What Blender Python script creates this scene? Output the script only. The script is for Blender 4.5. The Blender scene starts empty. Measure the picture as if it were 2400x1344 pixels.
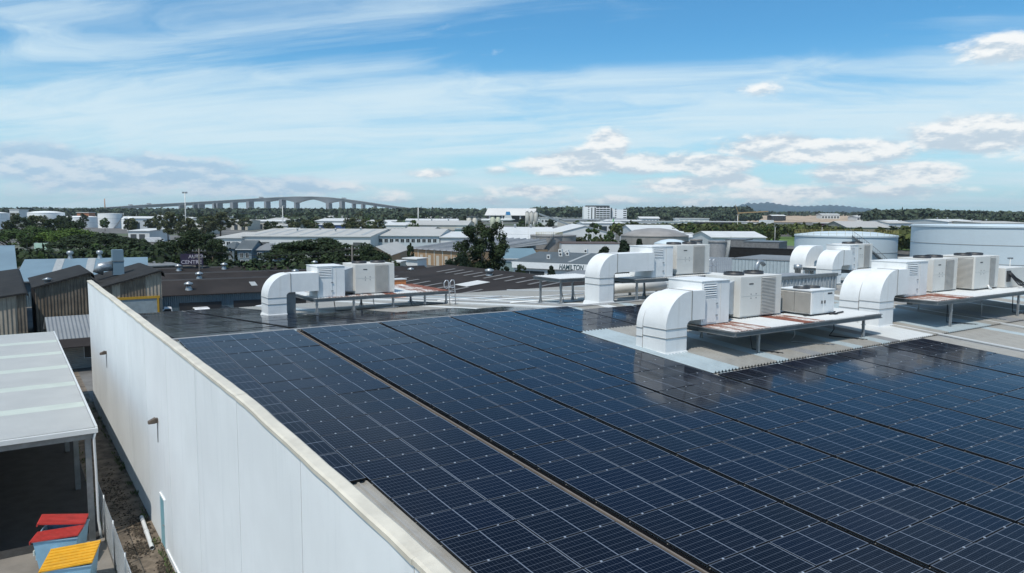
import bpy, math, random
import numpy as np
from mathutils import Vector, Matrix
random.seed(7); RNG = np.random.default_rng(7)
EXPO, SUNE, SKYSTR, SKYTINT, HAZE = 0.04, 3.5, 0.125, (0.42, 0.88, 1.06, 1), 0.00006
SC = bpy.context.scene
COL = SC.collection
R = math.radians
# ------------------------------------------------------------------ camera
GZ = 8.6                                   # height of the warehouse ridge above the yard
CAMP = Vector((-6.483, -31.041, 4.856 + GZ)); FPX = 1755.0
YAW, PITCH, ROLL = 0.5986, 0.09647, 0.00444
_f = Vector((math.sin(YAW)*math.cos(PITCH), math.cos(YAW)*math.cos(PITCH), -math.sin(PITCH)))
_r = Vector((math.cos(YAW), -math.sin(YAW), 0)); _u = _r.cross(_f)
CR = _r*math.cos(ROLL) + _u*math.sin(ROLL); CU = _u*math.cos(ROLL) - _r*math.sin(ROLL); CF = _f
cd = bpy.data.cameras.new('camera'); cam = bpy.data.objects.new('camera', cd); COL.objects.link(cam)
cam.matrix_world = Matrix(((CR.x, CU.x, -CF.x, CAMP.x), (CR.y, CU.y, -CF.y, CAMP.y), (CR.z, CU.z, -CF.z, CAMP.z), (0, 0, 0, 1)))
cd.sensor_width = 36; cd.lens = FPX/2400*36; cd.clip_start = 0.3; cd.clip_end = 60000
SC.camera = cam
# ------------------------------------------------------------------ render / exposure
SC.render.engine = 'CYCLES'
SC.view_settings.view_transform = 'Standard'; SC.view_settings.look = 'None'
SC.view_settings.gamma = 1; SC.view_settings.use_curve_mapping = False
SC.view_settings.exposure = EXPO
SC.cycles.use_denoising = True
SC.cycles.max_bounces = 6; SC.cycles.diffuse_bounces = 3; SC.cycles.glossy_bounces = 3; SC.cycles.transmission_bounces = 4
SC.cycles.transparent_max_bounces = 12; SC.cycles.volume_bounces = 0
# ------------------------------------------------------------------ sun + sky
SUN = Vector((-0.43, -0.24, 0.87)).normalized()       # towards the sun: high, slightly over the left wall
sl = bpy.data.lights.new('sun', 'SUN'); sl.energy = SUNE; sl.angle = R(0.53); sl.color = (1.0, 0.955, 0.88)
so = bpy.data.objects.new('sun', sl); COL.objects.link(so); so.location = (-60, 20, 200)
so.rotation_euler = SUN.to_track_quat('Z', 'Y').to_euler()
wd = bpy.data.worlds.new('World'); SC.world = wd; wd.use_nodes = True
nt = wd.node_tree; nt.nodes.clear()

class NT:
    """tiny node-tree writer"""
    def __init__(s, tree): s.t = tree
    def n(s, typ, **kw):
        nd = s.t.nodes.new(typ)
        for k, v in kw.items(): setattr(nd, k, v)
        return nd
    def set(s, sock, v):
        if hasattr(v, 'is_output') or isinstance(v, bpy.types.NodeSocket): s.t.links.new(v, sock)
        else: sock.default_value = v
    def m(s, op, a, b=0.0, c=0.0, clamp=False):
        nd = s.n('ShaderNodeMath', operation=op, use_clamp=clamp)
        s.set(nd.inputs[0], a); s.set(nd.inputs[1], b)
        if len(nd.inputs) > 2: s.set(nd.inputs[2], c)
        return nd.outputs[0]
    def sm(s, v, a, b):                      # smoothstep
        nd = s.n('ShaderNodeMapRange', interpolation_type='SMOOTHSTEP')
        s.set(nd.inputs[0], v); s.set(nd.inputs[1], a); s.set(nd.inputs[2], b)
        return nd.outputs[0]
    def xyz(s, x, y, z):
        nd = s.n('ShaderNodeCombineXYZ')
        for i, v in enumerate((x, y, z)): s.set(nd.inputs[i], v)
        return nd.outputs[0]
    def noise(s, vec, scale, detail=4, rough=0.55, dist=0.0):
        nd = s.n('ShaderNodeTexNoise'); s.set(nd.inputs['Vector'], vec)
        nd.inputs['Scale'].default_value = scale; nd.inputs['Detail'].default_value = detail
        nd.inputs['Roughness'].default_value = rough; nd.inputs['Distortion'].default_value = dist
        return nd.outputs['Fac']
    def mix(s, fac, a, b):
        nd = s.n('ShaderNodeMix', data_type='RGBA'); nd.clamp_factor = True
        s.set(nd.inputs[0], fac); s.set(nd.inputs[6], a); s.set(nd.inputs[7], b)
        return nd.outputs[2]

def build_sky():
    T = NT(nt)
    out = T.n('ShaderNodeOutputWorld'); bg = T.n('ShaderNodeBackground')
    sky = T.n('ShaderNodeTexSky', sky_type='NISHITA'); sky.sun_disc = False
    sky.sun_elevation = math.asin(SUN.z); sky.sun_rotation = math.atan2(SUN.x, SUN.y)
    sky.altitude = 0; sky.air_density = 1.0; sky.dust_density = 0.35; sky.ozone_density = 3.0
    tc = T.n('ShaderNodeTexCoord'); sep = T.n('ShaderNodeSeparateXYZ')
    nt.links.new(tc.outputs['Generated'], sep.inputs[0]); x, y, z = sep.outputs
    zz = T.m('MAXIMUM', z, 0.0)
    # direction measured from the view azimuth, in degrees
    c, s_ = math.cos(YAW), math.sin(YAW)
    fx = T.m('SUBTRACT', T.m('MULTIPLY', x, c), T.m('MULTIPLY', y, s_))
    fy = T.m('ADD', T.m('MULTIPLY', x, s_), T.m('MULTIPLY', y, c))
    az = T.m('MULTIPLY', T.m('ARCTAN2', fx, fy), 57.2958)
    el = T.m('MULTIPLY', T.m('ARCSINE', zz), 57.2958)
    # base gradient tint: deepen the zenith blue, pale cyan low down
    tint = T.n('ShaderNodeMix', data_type='RGBA', blend_type='MULTIPLY'); tint.inputs[0].default_value = 1.0
    nt.links.new(sky.outputs[0], tint.inputs[6]); tint.inputs[7].default_value = SKYTINT
    base = tint.outputs[2]
    hz = T.sm(el, 13.0, -1.0)
    base = T.mix(T.m('MULTIPLY', hz, 0.8), base, (4.5, 6.3, 7.15, 1))
    # high streaky cirrus, on a flat layer seen in perspective
    den = T.m('ADD', zz, 0.13)
    px = T.m('DIVIDE', fx, den); py = T.m('DIVIDE', fy, den)
    w1 = T.noise(T.xyz(px, py, 0.3), 0.9, 3)
    v = T.xyz(T.m('ADD', T.m('MULTIPLY', px, 0.55), T.m('MULTIPLY', w1, 1.1)), T.m('MULTIPLY', T.m('ADD', py, T.m('MULTIPLY', px, 0.22)), 1.7), 4.1)
    c1 = T.noise(v, 1.15, 10, 0.62, 0.5)
    big = T.noise(T.xyz(T.m('MULTIPLY', px, 0.5), T.m('MULTIPLY', py, 0.9), 9.7), 0.62, 2)
    # the veil thins out towards the upper right of the view
    open_ = T.m('MULTIPLY', T.sm(az, -9.0, 6.0), T.sm(el, 9.6, 11.6))
    open_ = T.m('MULTIPLY', open_, T.m('SUBTRACT', 1.0, T.m('MULTIPLY', T.sm(az, 17.0, 31.0), 0.75)))
    thr = T.m('ADD', T.m('ADD', c1, T.m('MULTIPLY', T.m('SUBTRACT', big, 0.5), 0.55)), T.m('MULTIPLY', open_, -0.19))
    band = T.m('MULTIPLY', T.sm(el, 2.5, 6.0), T.sm(el, 11.5, 9.6))
    thr = T.m('ADD', thr, T.m('MULTIPLY', band, 0.14))
    ci = T.m('MULTIPLY', T.sm(thr, 0.35, 0.76), 0.86)
    col = T.mix(ci, base, (5.5, 6.75, 7.4, 1))
    # low cumulus: soft shapes at fixed bearings (az, el, half width, half height, weight)
    q = T.xyz(T.m('MULTIPLY', az, 0.24), T.m('MULTIPLY', el, 0.62), 2.0)
    n1 = T.noise(q, 1.0, 8, 0.62)
    q2 = T.xyz(T.m('MULTIPLY', az, 0.24), T.m('MULTIPLY', T.m('ADD', el, 0.45), 0.62), 2.0)
    n2 = T.noise(q2, 1.0, 8, 0.62)
    total = None
    blobs = [(-27, 2.6, 9, 1.35, .8), (-19, 1.9, 8, .9, .66), (-33, 3.2, 6, 1.2, .75), (-12, 1.9, 4, .5, .35),
             (-6, 3.0, 3.2, .5, .36), (-1.2, 3.2, 2.0, .5, .36), (-8, 1.6, 3, .5, .34),
             (4.6, 3.8, 4.4, 1.1, .78), (7.2, 5.0, 1.6, 1.5, .78), (10.0, 3.8, 5.0, 1.0, .66), (15.4, 3.6, 3.2, .85, .72),
             (1.5, 1.7, 4.0, .7, .5), (12.5, 2.2, 5.0, .9, .55), (16.5, 2.5, 2.8, .9, .62),
             (19.6, 4.7, 4.2, 1.1, .78), (24.6, 4.4, 4.2, 1.0, .68), (31.4, 5.1, 4.2, 1.3, .8), (33.0, 10.4, 3.2, 1.2, .58),
             (17.6, 8.9, 2.4, .7, .34), (24.5, 2.8, 3.5, .9, .66), (28.5, 2.9, 3.2, .9, .66), (22, 1.6, 12, .8, .5), (5, 1.0, 30, .6, .36),
             (38, 4, 5, 1.2, .5), (-40, 3, 7, 1.2, .5), (60, 4, 12, 1.4, .5), (-65, 3.5, 14, 1.4, .5), (100, 4, 14, 1.4, .5), (-110, 4, 16, 1.4, .5), (150, 3.5, 16, 1.3, .5), (-155, 4, 14, 1.4, .5)]
    for a0, e0, wa, we, wt in blobs:
        da = T.m('DIVIDE', T.m('SUBTRACT', az, float(a0)), float(wa)); de = T.m('DIVIDE', T.m('SUBTRACT', el, float(e0)), float(we))
        d2 = T.m('ADD', T.m('MULTIPLY', da, da), T.m('MULTIPLY', de, de))
        g = T.m('MULTIPLY', T.m('POWER', 2.718, T.m('MULTIPLY', d2, -1.0)), float(wt))
        total = g if total is None else T.m('MAXIMUM', total, g)
    cov = T.m('ADD', T.m('MULTIPLY', T.m('SUBTRACT', n1, 0.5), 1.05), T.m('SUBTRACT', total, 0.17))
    covu = T.m('ADD', T.m('MULTIPLY', T.m('SUBTRACT', n2, 0.5), 1.05), T.m('SUBTRACT', total, 0.17))
    cu = T.sm(cov, -0.02, 0.30)
    lit = T.sm(T.m('SUBTRACT', cov, covu), -0.09, 0.10)          # bright where the cloud thins out above
    ccol = None
    grey = T.m('MULTIPLY', T.sm(az, -8.0, -16.0), 0.8)
    lit = T.m('MULTIPLY', lit, T.m('SUBTRACT', 1.0, T.m('MULTIPLY', grey, 0.7)))
    ccol = T.mix(lit, T.mix(grey, (4.5, 5.35, 6.1, 1), (3.1, 4.7, 6.2, 1)), (7.7, 7.8, 7.75, 1))
    col = T.mix(T.m('MULTIPLY', cu, 0.95), col, ccol)
    T.set(bg.inputs[0], col); bg.inputs[1].default_value = SKYSTR
    nt.links.new(bg.outputs[0], out.inputs[0])
build_sky()

# ------------------------------------------------------------------ placing by bearing
def ray(px, py): return CF + CR*((px-1200)/FPX) - CU*((py-672)/FPX)
def P(px, py, z):                            # point at height z on the bearing of a photo position
    d = ray(px, py); return CAMP + d*((z-CAMP.z)/d.z)
def PD(px, py, D): return CAMP + ray(px, py)*D
def hor(px): return 502.0 + (px-1200)*0.00444
AF, AB = math.tan(0.06506), math.tan(R(4.5))
def roofz(y, off=-0.12): return GZ + off + (y*AF if y < 0 else -y*AB)

# ------------------------------------------------------------------ materials
MATS = {}
def mat(name, color, rough=0.6, metal=0.0, var=0.12, scale=2.0, streak=0.0, bump=0.0, spec=0.5, rib=0.0, ribaxis=0, dirt=None, grime=0.0, rand=0.0, coords='Object', bscale=None, island=0.0):
    if name in MATS: return MATS[name]
    m = bpy.data.materials.new(name); m.use_nodes = True; T = NT(m.node_tree)
    b = m.node_tree.nodes['Principled BSDF']
    tc = T.n('ShaderNodeTexCoord'); oc = tc.outputs[coords]
    c0 = tuple(max(0, c*(1-var)) for c in color)+(1,); c1 = tuple(min(1, c*(1+var)) for c in color)+(1,)
    f = T.noise(oc, scale, 5, 0.6)
    col = T.mix(T.sm(f, 0.3, 0.7), c0, c1)
    if grime:
        sx = T.n('ShaderNodeSeparateXYZ'); m.node_tree.links.new(oc, sx.inputs[0])
        gv = T.noise(T.xyz(T.m('MULTIPLY', sx.outputs[0], 2.3), T.m('MULTIPLY', sx.outputs[1], 2.3), T.m('MULTIPLY', sx.outputs[2], 0.16)), 1.0, 5, 0.65)
        col = T.mix(T.m('MULTIPLY', T.sm(gv, 0.52, 0.78), grime), col, (dirt or (0.09, 0.075, 0.06))+(1,))
    if rand:
        oi = T.n('ShaderNodeObjectInfo'); hs = T.n('ShaderNodeHueSaturation')
        T.set(hs.inputs['Value'], T.m('ADD', 1.0-rand, T.m('MULTIPLY', oi.outputs['Random'], 2*rand))); T.set(hs.inputs['Color'], col); col = hs.outputs[0]
    if island:
        ge = T.n('ShaderNodeNewGeometry'); hs = T.n('ShaderNodeHueSaturation')
        ri = ge.outputs['Random Per Island']
        T.set(hs.inputs['Value'], T.m('ADD', 1.0-island, T.m('MULTIPLY', ri, 2*island)))
        T.set(hs.inputs['Hue'], T.m('ADD', 0.485, T.m('MULTIPLY', T.m('FRACT', T.m('MULTIPLY', ri, 7.3)), 0.03)))
        T.set(hs.inputs['Color'], col); col = hs.outputs[0]
    T.set(b.inputs['Base Color'], col)
    T.set(b.inputs['Roughness'], T.m('ADD', rough-0.08, T.m('MULTIPLY', f, 0.16), clamp=True))
    b.inputs['Metallic'].default_value = metal; b.inputs['Specular IOR Level'].default_value = spec
    h = None
    if bump: h = T.m('MULTIPLY', T.noise(oc, bscale or scale*6, 4), bump)
    if rib:
        sx = T.n('ShaderNodeSeparateXYZ'); m.node_tree.links.new(oc, sx.inputs[0])
        w = T.m('SINE', T.m('MULTIPLY', sx.outputs[ribaxis], 6.28318/rib))
        w = T.m('MULTIPLY', w, 0.11*rib); h = w if h is None else T.m('ADD', h, w)
    if h is not None:
        bp = T.n('ShaderNodeBump'); bp.inputs['Strength'].default_value = 1.0; bp.inputs['Distance'].default_value = 1.0
        T.set(bp.inputs['Height'], h); m.node_tree.links.new(bp.outputs[0], b.inputs['Normal'])
    MATS[name] = m; return m

def mat_panel():
    m = bpy.data.materials.new('solar_cells'); m.use_nodes = True; T = NT(m.node_tree); b = m.node_tree.nodes['Principled BSDF']
    tc = T.n('ShaderNodeTexCoord'); s = T.n('ShaderNodeSeparateXYZ'); m.node_tree.links.new(tc.outputs['Object'], s.inputs[0])
    x, y = s.outputs[0], T.m('MULTIPLY', s.outputs[1], -1.0)
    def edge(v, pitch, off, w):               # 1 on the lines of a grid
        u = T.m('DIVIDE', T.m('SUBTRACT', v, off), pitch); d = T.m('ABSOLUTE', T.m('SUBTRACT', T.m('FRACT', u), 0.5))
        return T.sm(T.m('MULTIPLY', T.m('SUBTRACT', 0.5, d), pitch), w, w*0.45)
    xm = T.m('SUBTRACT', 0.864, T.m('ABSOLUTE', T.m('SUBTRACT', x, 0.864)))      # mirrored halves
    gx = edge(xm, 0.0823, 0.030, 0.0026); gy = edge(y, 0.1640, 0.027, 0.0052)
    busb = T.m('MULTIPLY', edge(y, 0.0273, 0.027, 0.0012), 0.08)
    mid = T.sm(xm, 0.849, 0.8535); bx = T.sm(xm, 0.030, 0.024); by = T.sm(T.m('SUBTRACT', 0.519, T.m('ABSOLUTE', T.m('SUBTRACT', y, 0.519))), 0.027, 0.022)
    line = T.m('MAXIMUM', T.m('MULTIPLY', gx, 0.42), T.m('MULTIPLY', gy, 0.50)); line = T.m('MAXIMUM', line, busb)
    line = T.m('MAXIMUM', line, T.m('MULTIPLY', T.m('MULTIPLY', gx, gy), 1.0))
    line = T.m('MAXIMUM', line, T.m('MULTIPLY', T.m('MAXIMUM', mid, T.m('MAXIMUM', bx, T.m('MULTIPLY', by, 0.42))), 0.85))
    oi = T.n('ShaderNodeObjectInfo')
    cell = T.mix(oi.outputs['Random'], (0.0030, 0.0045, 0.0095, 1), (0.0035, 0.0062, 0.0170, 1))
    cell = T.mix(T.m('MULTIPLY', T.noise(tc.outputs['Object'], 3.0, 3), 0.5), cell, (0.0045, 0.007, 0.014, 1))
    col = T.mix(line, cell, (0.18, 0.21, 0.26, 1))
    dv = T.n('ShaderNodeNewGeometry'); dust = T.noise(dv.outputs['Position'], 0.55, 5, 0.65)
    col = T.mix(T.m('MULTIPLY', T.sm(dust, 0.45, 0.8), 0.010), col, (0.34, 0.33, 0.31, 1))
    T.set(b.inputs['Base Color'], col)
    T.set(b.inputs['Roughness'], T.m('ADD', 0.075, T.m('MULTIPLY', dust, 0.07)))
    b.inputs['IOR'].default_value = 1.38; b.inputs['Specular IOR Level'].default_value = 0.13
    return m

# ------------------------------------------------------------------ mesh builder
class MB:
    def __init__(s): s.v = []; s.f = []; s.mi = []; s.sm = []
    def add(s, vs, fs, m=0, smooth=False):
        o = len(s.v); s.v += [tuple(p) for p in vs]; s.f += [tuple(i+o for i in f) for f in fs]; s.mi += [m]*len(fs); s.sm += [smooth]*len(fs); return s
    def box(s, a, b, m=0):
        x0, y0, z0 = (min(a[i], b[i]) for i in range(3)); x1, y1, z1 = (max(a[i], b[i]) for i in range(3))
        return s.add([(x0,y0,z0),(x1,y0,z0),(x1,y1,z0),(x0,y1,z0),(x0,y0,z1),(x1,y0,z1),(x1,y1,z1),(x0,y1,z1)],
                     [(0,3,2,1),(4,5,6,7),(0,1,5,4),(1,2,6,5),(2,3,7,6),(3,0,4,7)], m)
    def hexa(s, bot, top, m=0):               # 4 bottom + 4 top corners
        return s.add(list(bot)+list(top), [(3,2,1,0),(4,5,6,7),(0,1,5,4),(1,2,6,5),(2,3,7,6),(3,0,4,7)], m)
    def slab(s, poly, t, m=0):                # planar polygon given as 3-D points, thickened downwards
        n = len(poly); lo = [(p[0], p[1], p[2]-t) for p in poly]
        return s.add(list(poly)+lo, [tuple(range(n)), tuple(reversed(range(n, 2*n)))]+[(i, i+n, (i+1) % n+n, (i+1) % n) for i in range(n)], m)
    def tube(s, pts, r, n=8, m=0, cap=True, smooth=True):
        pts = [Vector(p) for p in pts]; k = len(pts); rr = r if isinstance(r, (list, tuple)) else [r]*k
        vs = []; pu = None
        for i, p in enumerate(pts):
            d = (pts[min(i+1, k-1)]-pts[max(i-1, 0)]).normalized()
            u = d.orthogonal().normalized() if pu is None else (pu-d*pu.dot(d)).normalized(); pu = u; w = d.cross(u)
            vs += [p+(u*math.cos(2*math.pi*j/n)+w*math.sin(2*math.pi*j/n))*rr[i] for j in range(n)]
        fs = [(i*n+j, i*n+(j+1) % n, (i+1)*n+(j+1) % n, (i+1)*n+j) for i in range(k-1) for j in range(n)]
        s.add(vs, fs, m, smooth)
        if cap:
            o = len(s.v)-len(vs); s.f += [tuple(o+j for j in reversed(range(n))), tuple(o+(k-1)*n+j for j in range(n))]; s.mi += [m, m]; s.sm += [False, False]
        return s
    def lathe(s, prof, c=(0, 0, 0), n=24, m=0, smooth=True, cap=False):
        k = len(prof); vs = [(c[0]+r*math.cos(2*math.pi*j/n), c[1]+r*math.sin(2*math.pi*j/n), c[2]+z) for r, z in prof for j in range(n)]
        fs = [(i*n+j, i*n+(j+1) % n, (i+1)*n+(j+1) % n, (i+1)*n+j) for i in range(k-1) for j in range(n)]
        s.add(vs, fs, m, smooth)
        if cap:
            o = len(s.v)-len(vs); s.f.append(tuple(o+(k-1)*n+j for j in range(n))); s.mi.append(m); s.sm.append(False)
        return s
    def mesh(s, name, mats):
        me = bpy.data.meshes.new(name); me.from_pydata(s.v, [], s.f)
        for m in (mats if isinstance(mats, (list, tuple)) else [mats]): me.materials.append(m)
        me.polygons.foreach_set('material_index', s.mi); me.polygons.foreach_set('use_smooth', s.sm); me.update(); return me
    def build(s, name, mats, parent=None, bevel=0.0):
        return link(name, s.mesh(name, mats), parent, bevel=bevel)
def link(name, data, parent=None, loc=None, rz=None, bevel=0.0):
    o = bpy.data.objects.new(name, data); COL.objects.link(o)
    if parent is not None: o.parent = parent
    if loc is not None: o.location = loc
    if rz is not None: o.rotation_euler = (0, 0, rz)
    if bevel:
        md = o.modifiers.new('bevel', 'BEVEL'); md.width = bevel; md.segments = 2; md.limit_method = 'ANGLE'
    return o
def tag(o, label, cat, group=None, kind=None):
    if label: o['label'] = label
    if cat: o['category'] = cat
    if group: o['group'] = group
    if kind: o['kind'] = kind
    return o
def thing(name, label, cat, loc=(0, 0, 0), rz=0, group=None):
    return tag(link(name, None, None, loc, rz), label, cat, group)
def struct(o): o['kind'] = 'structure'; return o
# ------------------------------------------------------------------ palette
PAINT = mat('painted_concrete', (0.76, 0.785, 0.785), 0.7, var=0.04, scale=0.35, rand=.03, grime=0.24, dirt=(0.46, 0.50, 0.51), bump=0.004)
CREAM = mat('cream_flashing', (0.62, 0.57, 0.47), 0.55, var=0.10, scale=1.2, grime=0.3, dirt=(0.40, 0.34, 0.25))
BEIGE = mat('beige_roof_sheet', (0.31, 0.30, 0.275), 0.5, var=0.10, scale=1.3, grime=0.35, dirt=(0.24, 0.20, 0.15))
PALEB = mat('pale_blue_sheet', (0.38, 0.44, 0.46), 0.45, var=0.08, scale=1.3, grime=0.2, dirt=(0.3, 0.3, 0.28))
GREYR = mat('grey_roof_sheet', (0.26, 0.265, 0.27), 0.5, var=0.1, scale=1.3, grime=0.25, dirt=(0.2, 0.18, 0.16))
WHITER = mat('white_roof_sheet', (0.60, 0.61, 0.60), 0.45, var=0.05, scale=1.1, grime=0.15, dirt=(0.5, 0.47, 0.42))
WHITEM = mat('white_duct_paint', (0.77, 0.775, 0.76), 0.45, var=0.05, scale=0.9, grime=0.30, dirt=(0.52, 0.50, 0.45), bump=.02, bscale=1.6)
OFFW = mat('off_white_cabinet', (0.66, 0.645, 0.60), 0.5, var=0.04, scale=1.0, grime=0.22, dirt=(0.5, 0.48, 0.42))
GALV = mat('galvanised_steel', (0.36, 0.38, 0.39), 0.42, metal=0.65, var=0.15, scale=4)
GALVD = mat('dull_galvanised', (0.20, 0.215, 0.22), 0.5, metal=0.4, var=0.15, scale=3)
BLACKP = mat('black_plastic', (0.012, 0.012, 0.014), 0.5, var=0.1)
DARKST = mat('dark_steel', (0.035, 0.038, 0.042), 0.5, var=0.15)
SEAM = mat('seam_grey', (0.27, 0.265, 0.25), 0.6, var=0.1)  # plain grey for joints, duct bands and weld rings
CLAMP = mat('clamp_aluminium', (0.62, 0.63, 0.65), 0.35, metal=0.6, var=0.05)
FRAME = mat('panel_frame_black', (0.014, 0.015, 0.017), 0.55, spec=.25, var=0.05)
COIL = mat('coil_slat_grey', (0.50, 0.48, 0.44), 0.55, var=0.06)
CONC = mat('yard_concrete', (0.20, 0.18, 0.155), 0.85, var=0.22, scale=0.5, bump=0.01, grime=0.0)
DIRT = mat('dirty_paving', (0.14, 0.11, 0.08), 0.9, var=0.5, scale=1.6, bump=0.03, grime=.6, dirt=(.04, .035, .03))
CELLS = mat_panel()

def rust_mat():
    m = bpy.data.materials.new('rusting_white_sheet'); m.use_nodes = True; T = NT(m.node_tree); b = m.node_tree.nodes['Principled BSDF']
    tc = T.n('ShaderNodeTexCoord'); s = T.n('ShaderNodeSeparateXYZ'); m.node_tree.links.new(tc.outputs['Object'], s.inputs[0])
    n1 = T.noise(T.xyz(T.m('MULTIPLY', s.outputs[0], 5.0), T.m('MULTIPLY', s.outputs[1], 0.32), 0.0), 1.6, 5, 0.65)
    n2 = T.noise(tc.outputs['Object'], 7.0, 4)
    f = T.sm(T.m('ADD', n1, T.m('MULTIPLY', n2, 0.15)), 0.50, 0.62)
    col = T.mix(f, (0.62, 0.62, 0.60, 1), T.mix(n2, (0.15, 0.06, 0.04, 1), (0.27, 0.13, 0.09, 1)))
    T.set(b.inputs['Base Color'], col); b.inputs['Roughness'].default_value = 0.75; return m
RUSTY = rust_mat()
RUST = mat('red_rust_sheet', (0.20, 0.075, 0.05), 0.8, var=0.4, scale=3, bump=0.003)

# ------------------------------------------------------------------ ground
def ground():
    m = bpy.data.materials.new('suburb_ground'); m.use_nodes = True; T = NT(m.node_tree); b = m.node_tree.nodes['Principled BSDF']
    ge = T.n('ShaderNodeNewGeometry'); p = ge.outputs['Position']
    a = T.noise(p, 0.006, 5, 0.6); c = T.noise(p, 0.05, 5, 0.6); d = T.noise(p, 0.9, 5, 0.65)
    col = T.mix(T.sm(c, 0.40, 0.62), (0.085, 0.082, 0.078, 1), (0.19, 0.18, 0.165, 1))
    col = T.mix(T.sm(a, 0.50, 0.60), col, T.mix(c, (0.05, 0.085, 0.028, 1), (0.10, 0.115, 0.05, 1)))
    col = T.mix(T.m('MULTIPLY', T.sm(d, 0.35, 0.75), 0.35), col, (0.06, 0.055, 0.05, 1))
    T.set(b.inputs['Base Color'], col); b.inputs['Roughness'].default_value = 0.9
    s = MB(); r = 11000.0
    s.add([(-r, -r, 0), (r, -r, 0), (r, r, 0), (-r, r, 0)], [(0, 1, 2, 3)])
    struct(s.build('ground', m))
ground()
yd = MB().add([(-40, -34, .004), (-3.55, -34, .004), (-3.55, 34, .004), (-40, 34, .004)], [(0, 1, 2, 3)]); struct(yd.build('yard_pavement', CONC))
us = MB().add([(-19, 3.2, .006), (-3.56, 3.2, .006), (-3.56, 33.8, .006), (-19, 33.8, .006)], [(0, 1, 2, 3)]); struct(us.build('yard_shade_sheet', mat('canopy_shade_dark', (.028, .028, .028), .9, var=.3, scale=1.5, bump=.01)))  # dark sheet that paints the canopy's shade onto the yard floor
al = MB().add([(-3.53, -34, .008), (-1.66, -34, .008), (-1.66, 60, .008), (-3.53, 60, .008)], [(0, 1, 2, 3)]); struct(al.build('alley_pavement', DIRT))

# ------------------------------------------------------------------ warehouse with the solar roof
WX0, WX1, WYF, WYB = -1.65, 57.0, -29.0, 26.0
WH = thing('warehouse', 'long white walled warehouse whose low gable roof carries the solar panels', 'building', (0, 0, 0))
JY = [-29.0, -21.4, -16.3, -11.3, -6.2, -1.1, 4.0, 9.1, 14.2, 19.3, 23.9, 28.5]
def topz(y): return GZ + (0.10 if y > -12 else 0.10 + (y+12)*0.040)
for a, b in zip(JY[:-1], JY[1:]):
    g = 0.018
    MB().hexa([(WX0, a+g, 0), (WX0+.17, a+g, 0), (WX0+.17, b-g, 0), (WX0, b-g, 0)], [(WX0, a+g, topz(a)), (WX0+.17, a+g, topz(a)), (WX0+.17, b-g, topz(b)), (WX0, b-g, topz(b))]).build('wall_panel', PAINT, WH)
    # wavy metal capping over the parapet, one length for each wall panel
    c = MB(); n = 6; prof = [(-.035, -.06), (-.035, .03), (.02, .055), (.25, .06), (.305, .02), (.305, -.08)]
    vs = []
    for i in range(n+1):
        y = a+.004+(b-a-.008)*i/n; z = topz(y)+random.uniform(-.012, .012); dx = random.uniform(-.008, .008)
        vs += [(WX0+px+dx, y, z+pz) for px, pz in prof]
    k = len(prof); c.add(vs, [(i*k+j, (i+1)*k+j, (i+1)*k+j+1, i*k+j+1) for i in range(n) for j in range(k-1)]+[tuple(range(k)), tuple(reversed(range(n*k, n*k+k)))])
    c.build('capping', CREAM, WH)
    MB().box((WX0+.012, b-g, 0), (WX0+.05, b+g, topz(b)-.03)).build('sealant_joint', SEAM, WH)
MB().box((WX0+.17, WYF, 0), (WX1, WYF+.2, GZ-2.1)).build('end_wall', PAINT, WH)
MB().box((WX0+.17, WYB-.3, 0), (WX1, WYB-.1, GZ-2.4)).build('end_wall', PAINT, WH)
MB().hexa([(WX1-.2, WYF+.2, 0), (WX1, WYF+.2, 0), (WX1, WYB-.3, 0), (WX1-.2, WYB-.3, 0)], [(WX1-.2, WYF+.2, GZ-2.3), (WX1, WYF+.2, GZ-2.3), (WX1, WYB-.3, GZ-2.4), (WX1-.2, WYB-.3, GZ-2.4)]).build('side_wall', PAINT, WH)
def sheet_mesh(y0, y1, off, width=.75, pitch=.1875, h=.045):
    s = MB(); xs = []
    k = int(round(width/pitch))
    for i in range(k):
        x = i*pitch; xs += [(x, 0), (x+pitch*.55, 0), (x+pitch*.68, h), (x+pitch*.87, h)]
    xs.append((k*pitch, 0)); n = len(xs)
    vs = [(x, y0, roofz(y0, off)+z) for x, z in xs]+[(x, y1, roofz(y1, off)+z) for x, z in xs]
    s.add(vs, [(i, i+1, n+i+1, n+i) for i in range(n-1)])
    return s
def pick(x, y):
    h = math.sin(x*12.9898+y*78.233)*43758.5453; h -= math.floor(h)
    return BEIGE if h < .62 else (PALEB if h < .76 else (GREYR if h < .9 else WHITER))
meshes = {}
def sheets(x0, x1, y0, y1, off, force=None):
    x = x0
    while x < x1-.1:
        m = force or pick(round(x*2), y0)
        key = (y0, y1, off, m.name)
        if key not in meshes: meshes[key] = sheet_mesh(y0, y1, off).mesh('roof_sheet', m)
        link('roof_sheet', meshes[key], WH, (x, 0, 0)); x += .75
sheets(WX0+.2, WX1-.3, WYF+.1, 0, -.12, None)
sheets(WX0+.2, WX1-.3, 0, WYB, -.12, None)
SEQ = [PALEB, PALEB, BEIGE, BEIGE, BEIGE, PALEB, BEIGE, BEIGE, GREYR, BEIGE, BEIGE, BEIGE, PALEB, BEIGE, BEIGE, PALEB, GREYR, WHITER, WHITER, WHITER, WHITER, BEIGE, BEIGE, PALEB, PALEB, PALEB, PALEB, PALEB, PALEB, BEIGE, BEIGE, BEIGE, GREYR, GREYR, BEIGE, BEIGE, BEIGE, BEIGE, BEIGE, BEIGE, BEIGE, BEIGE]
x = 14.75
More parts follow.
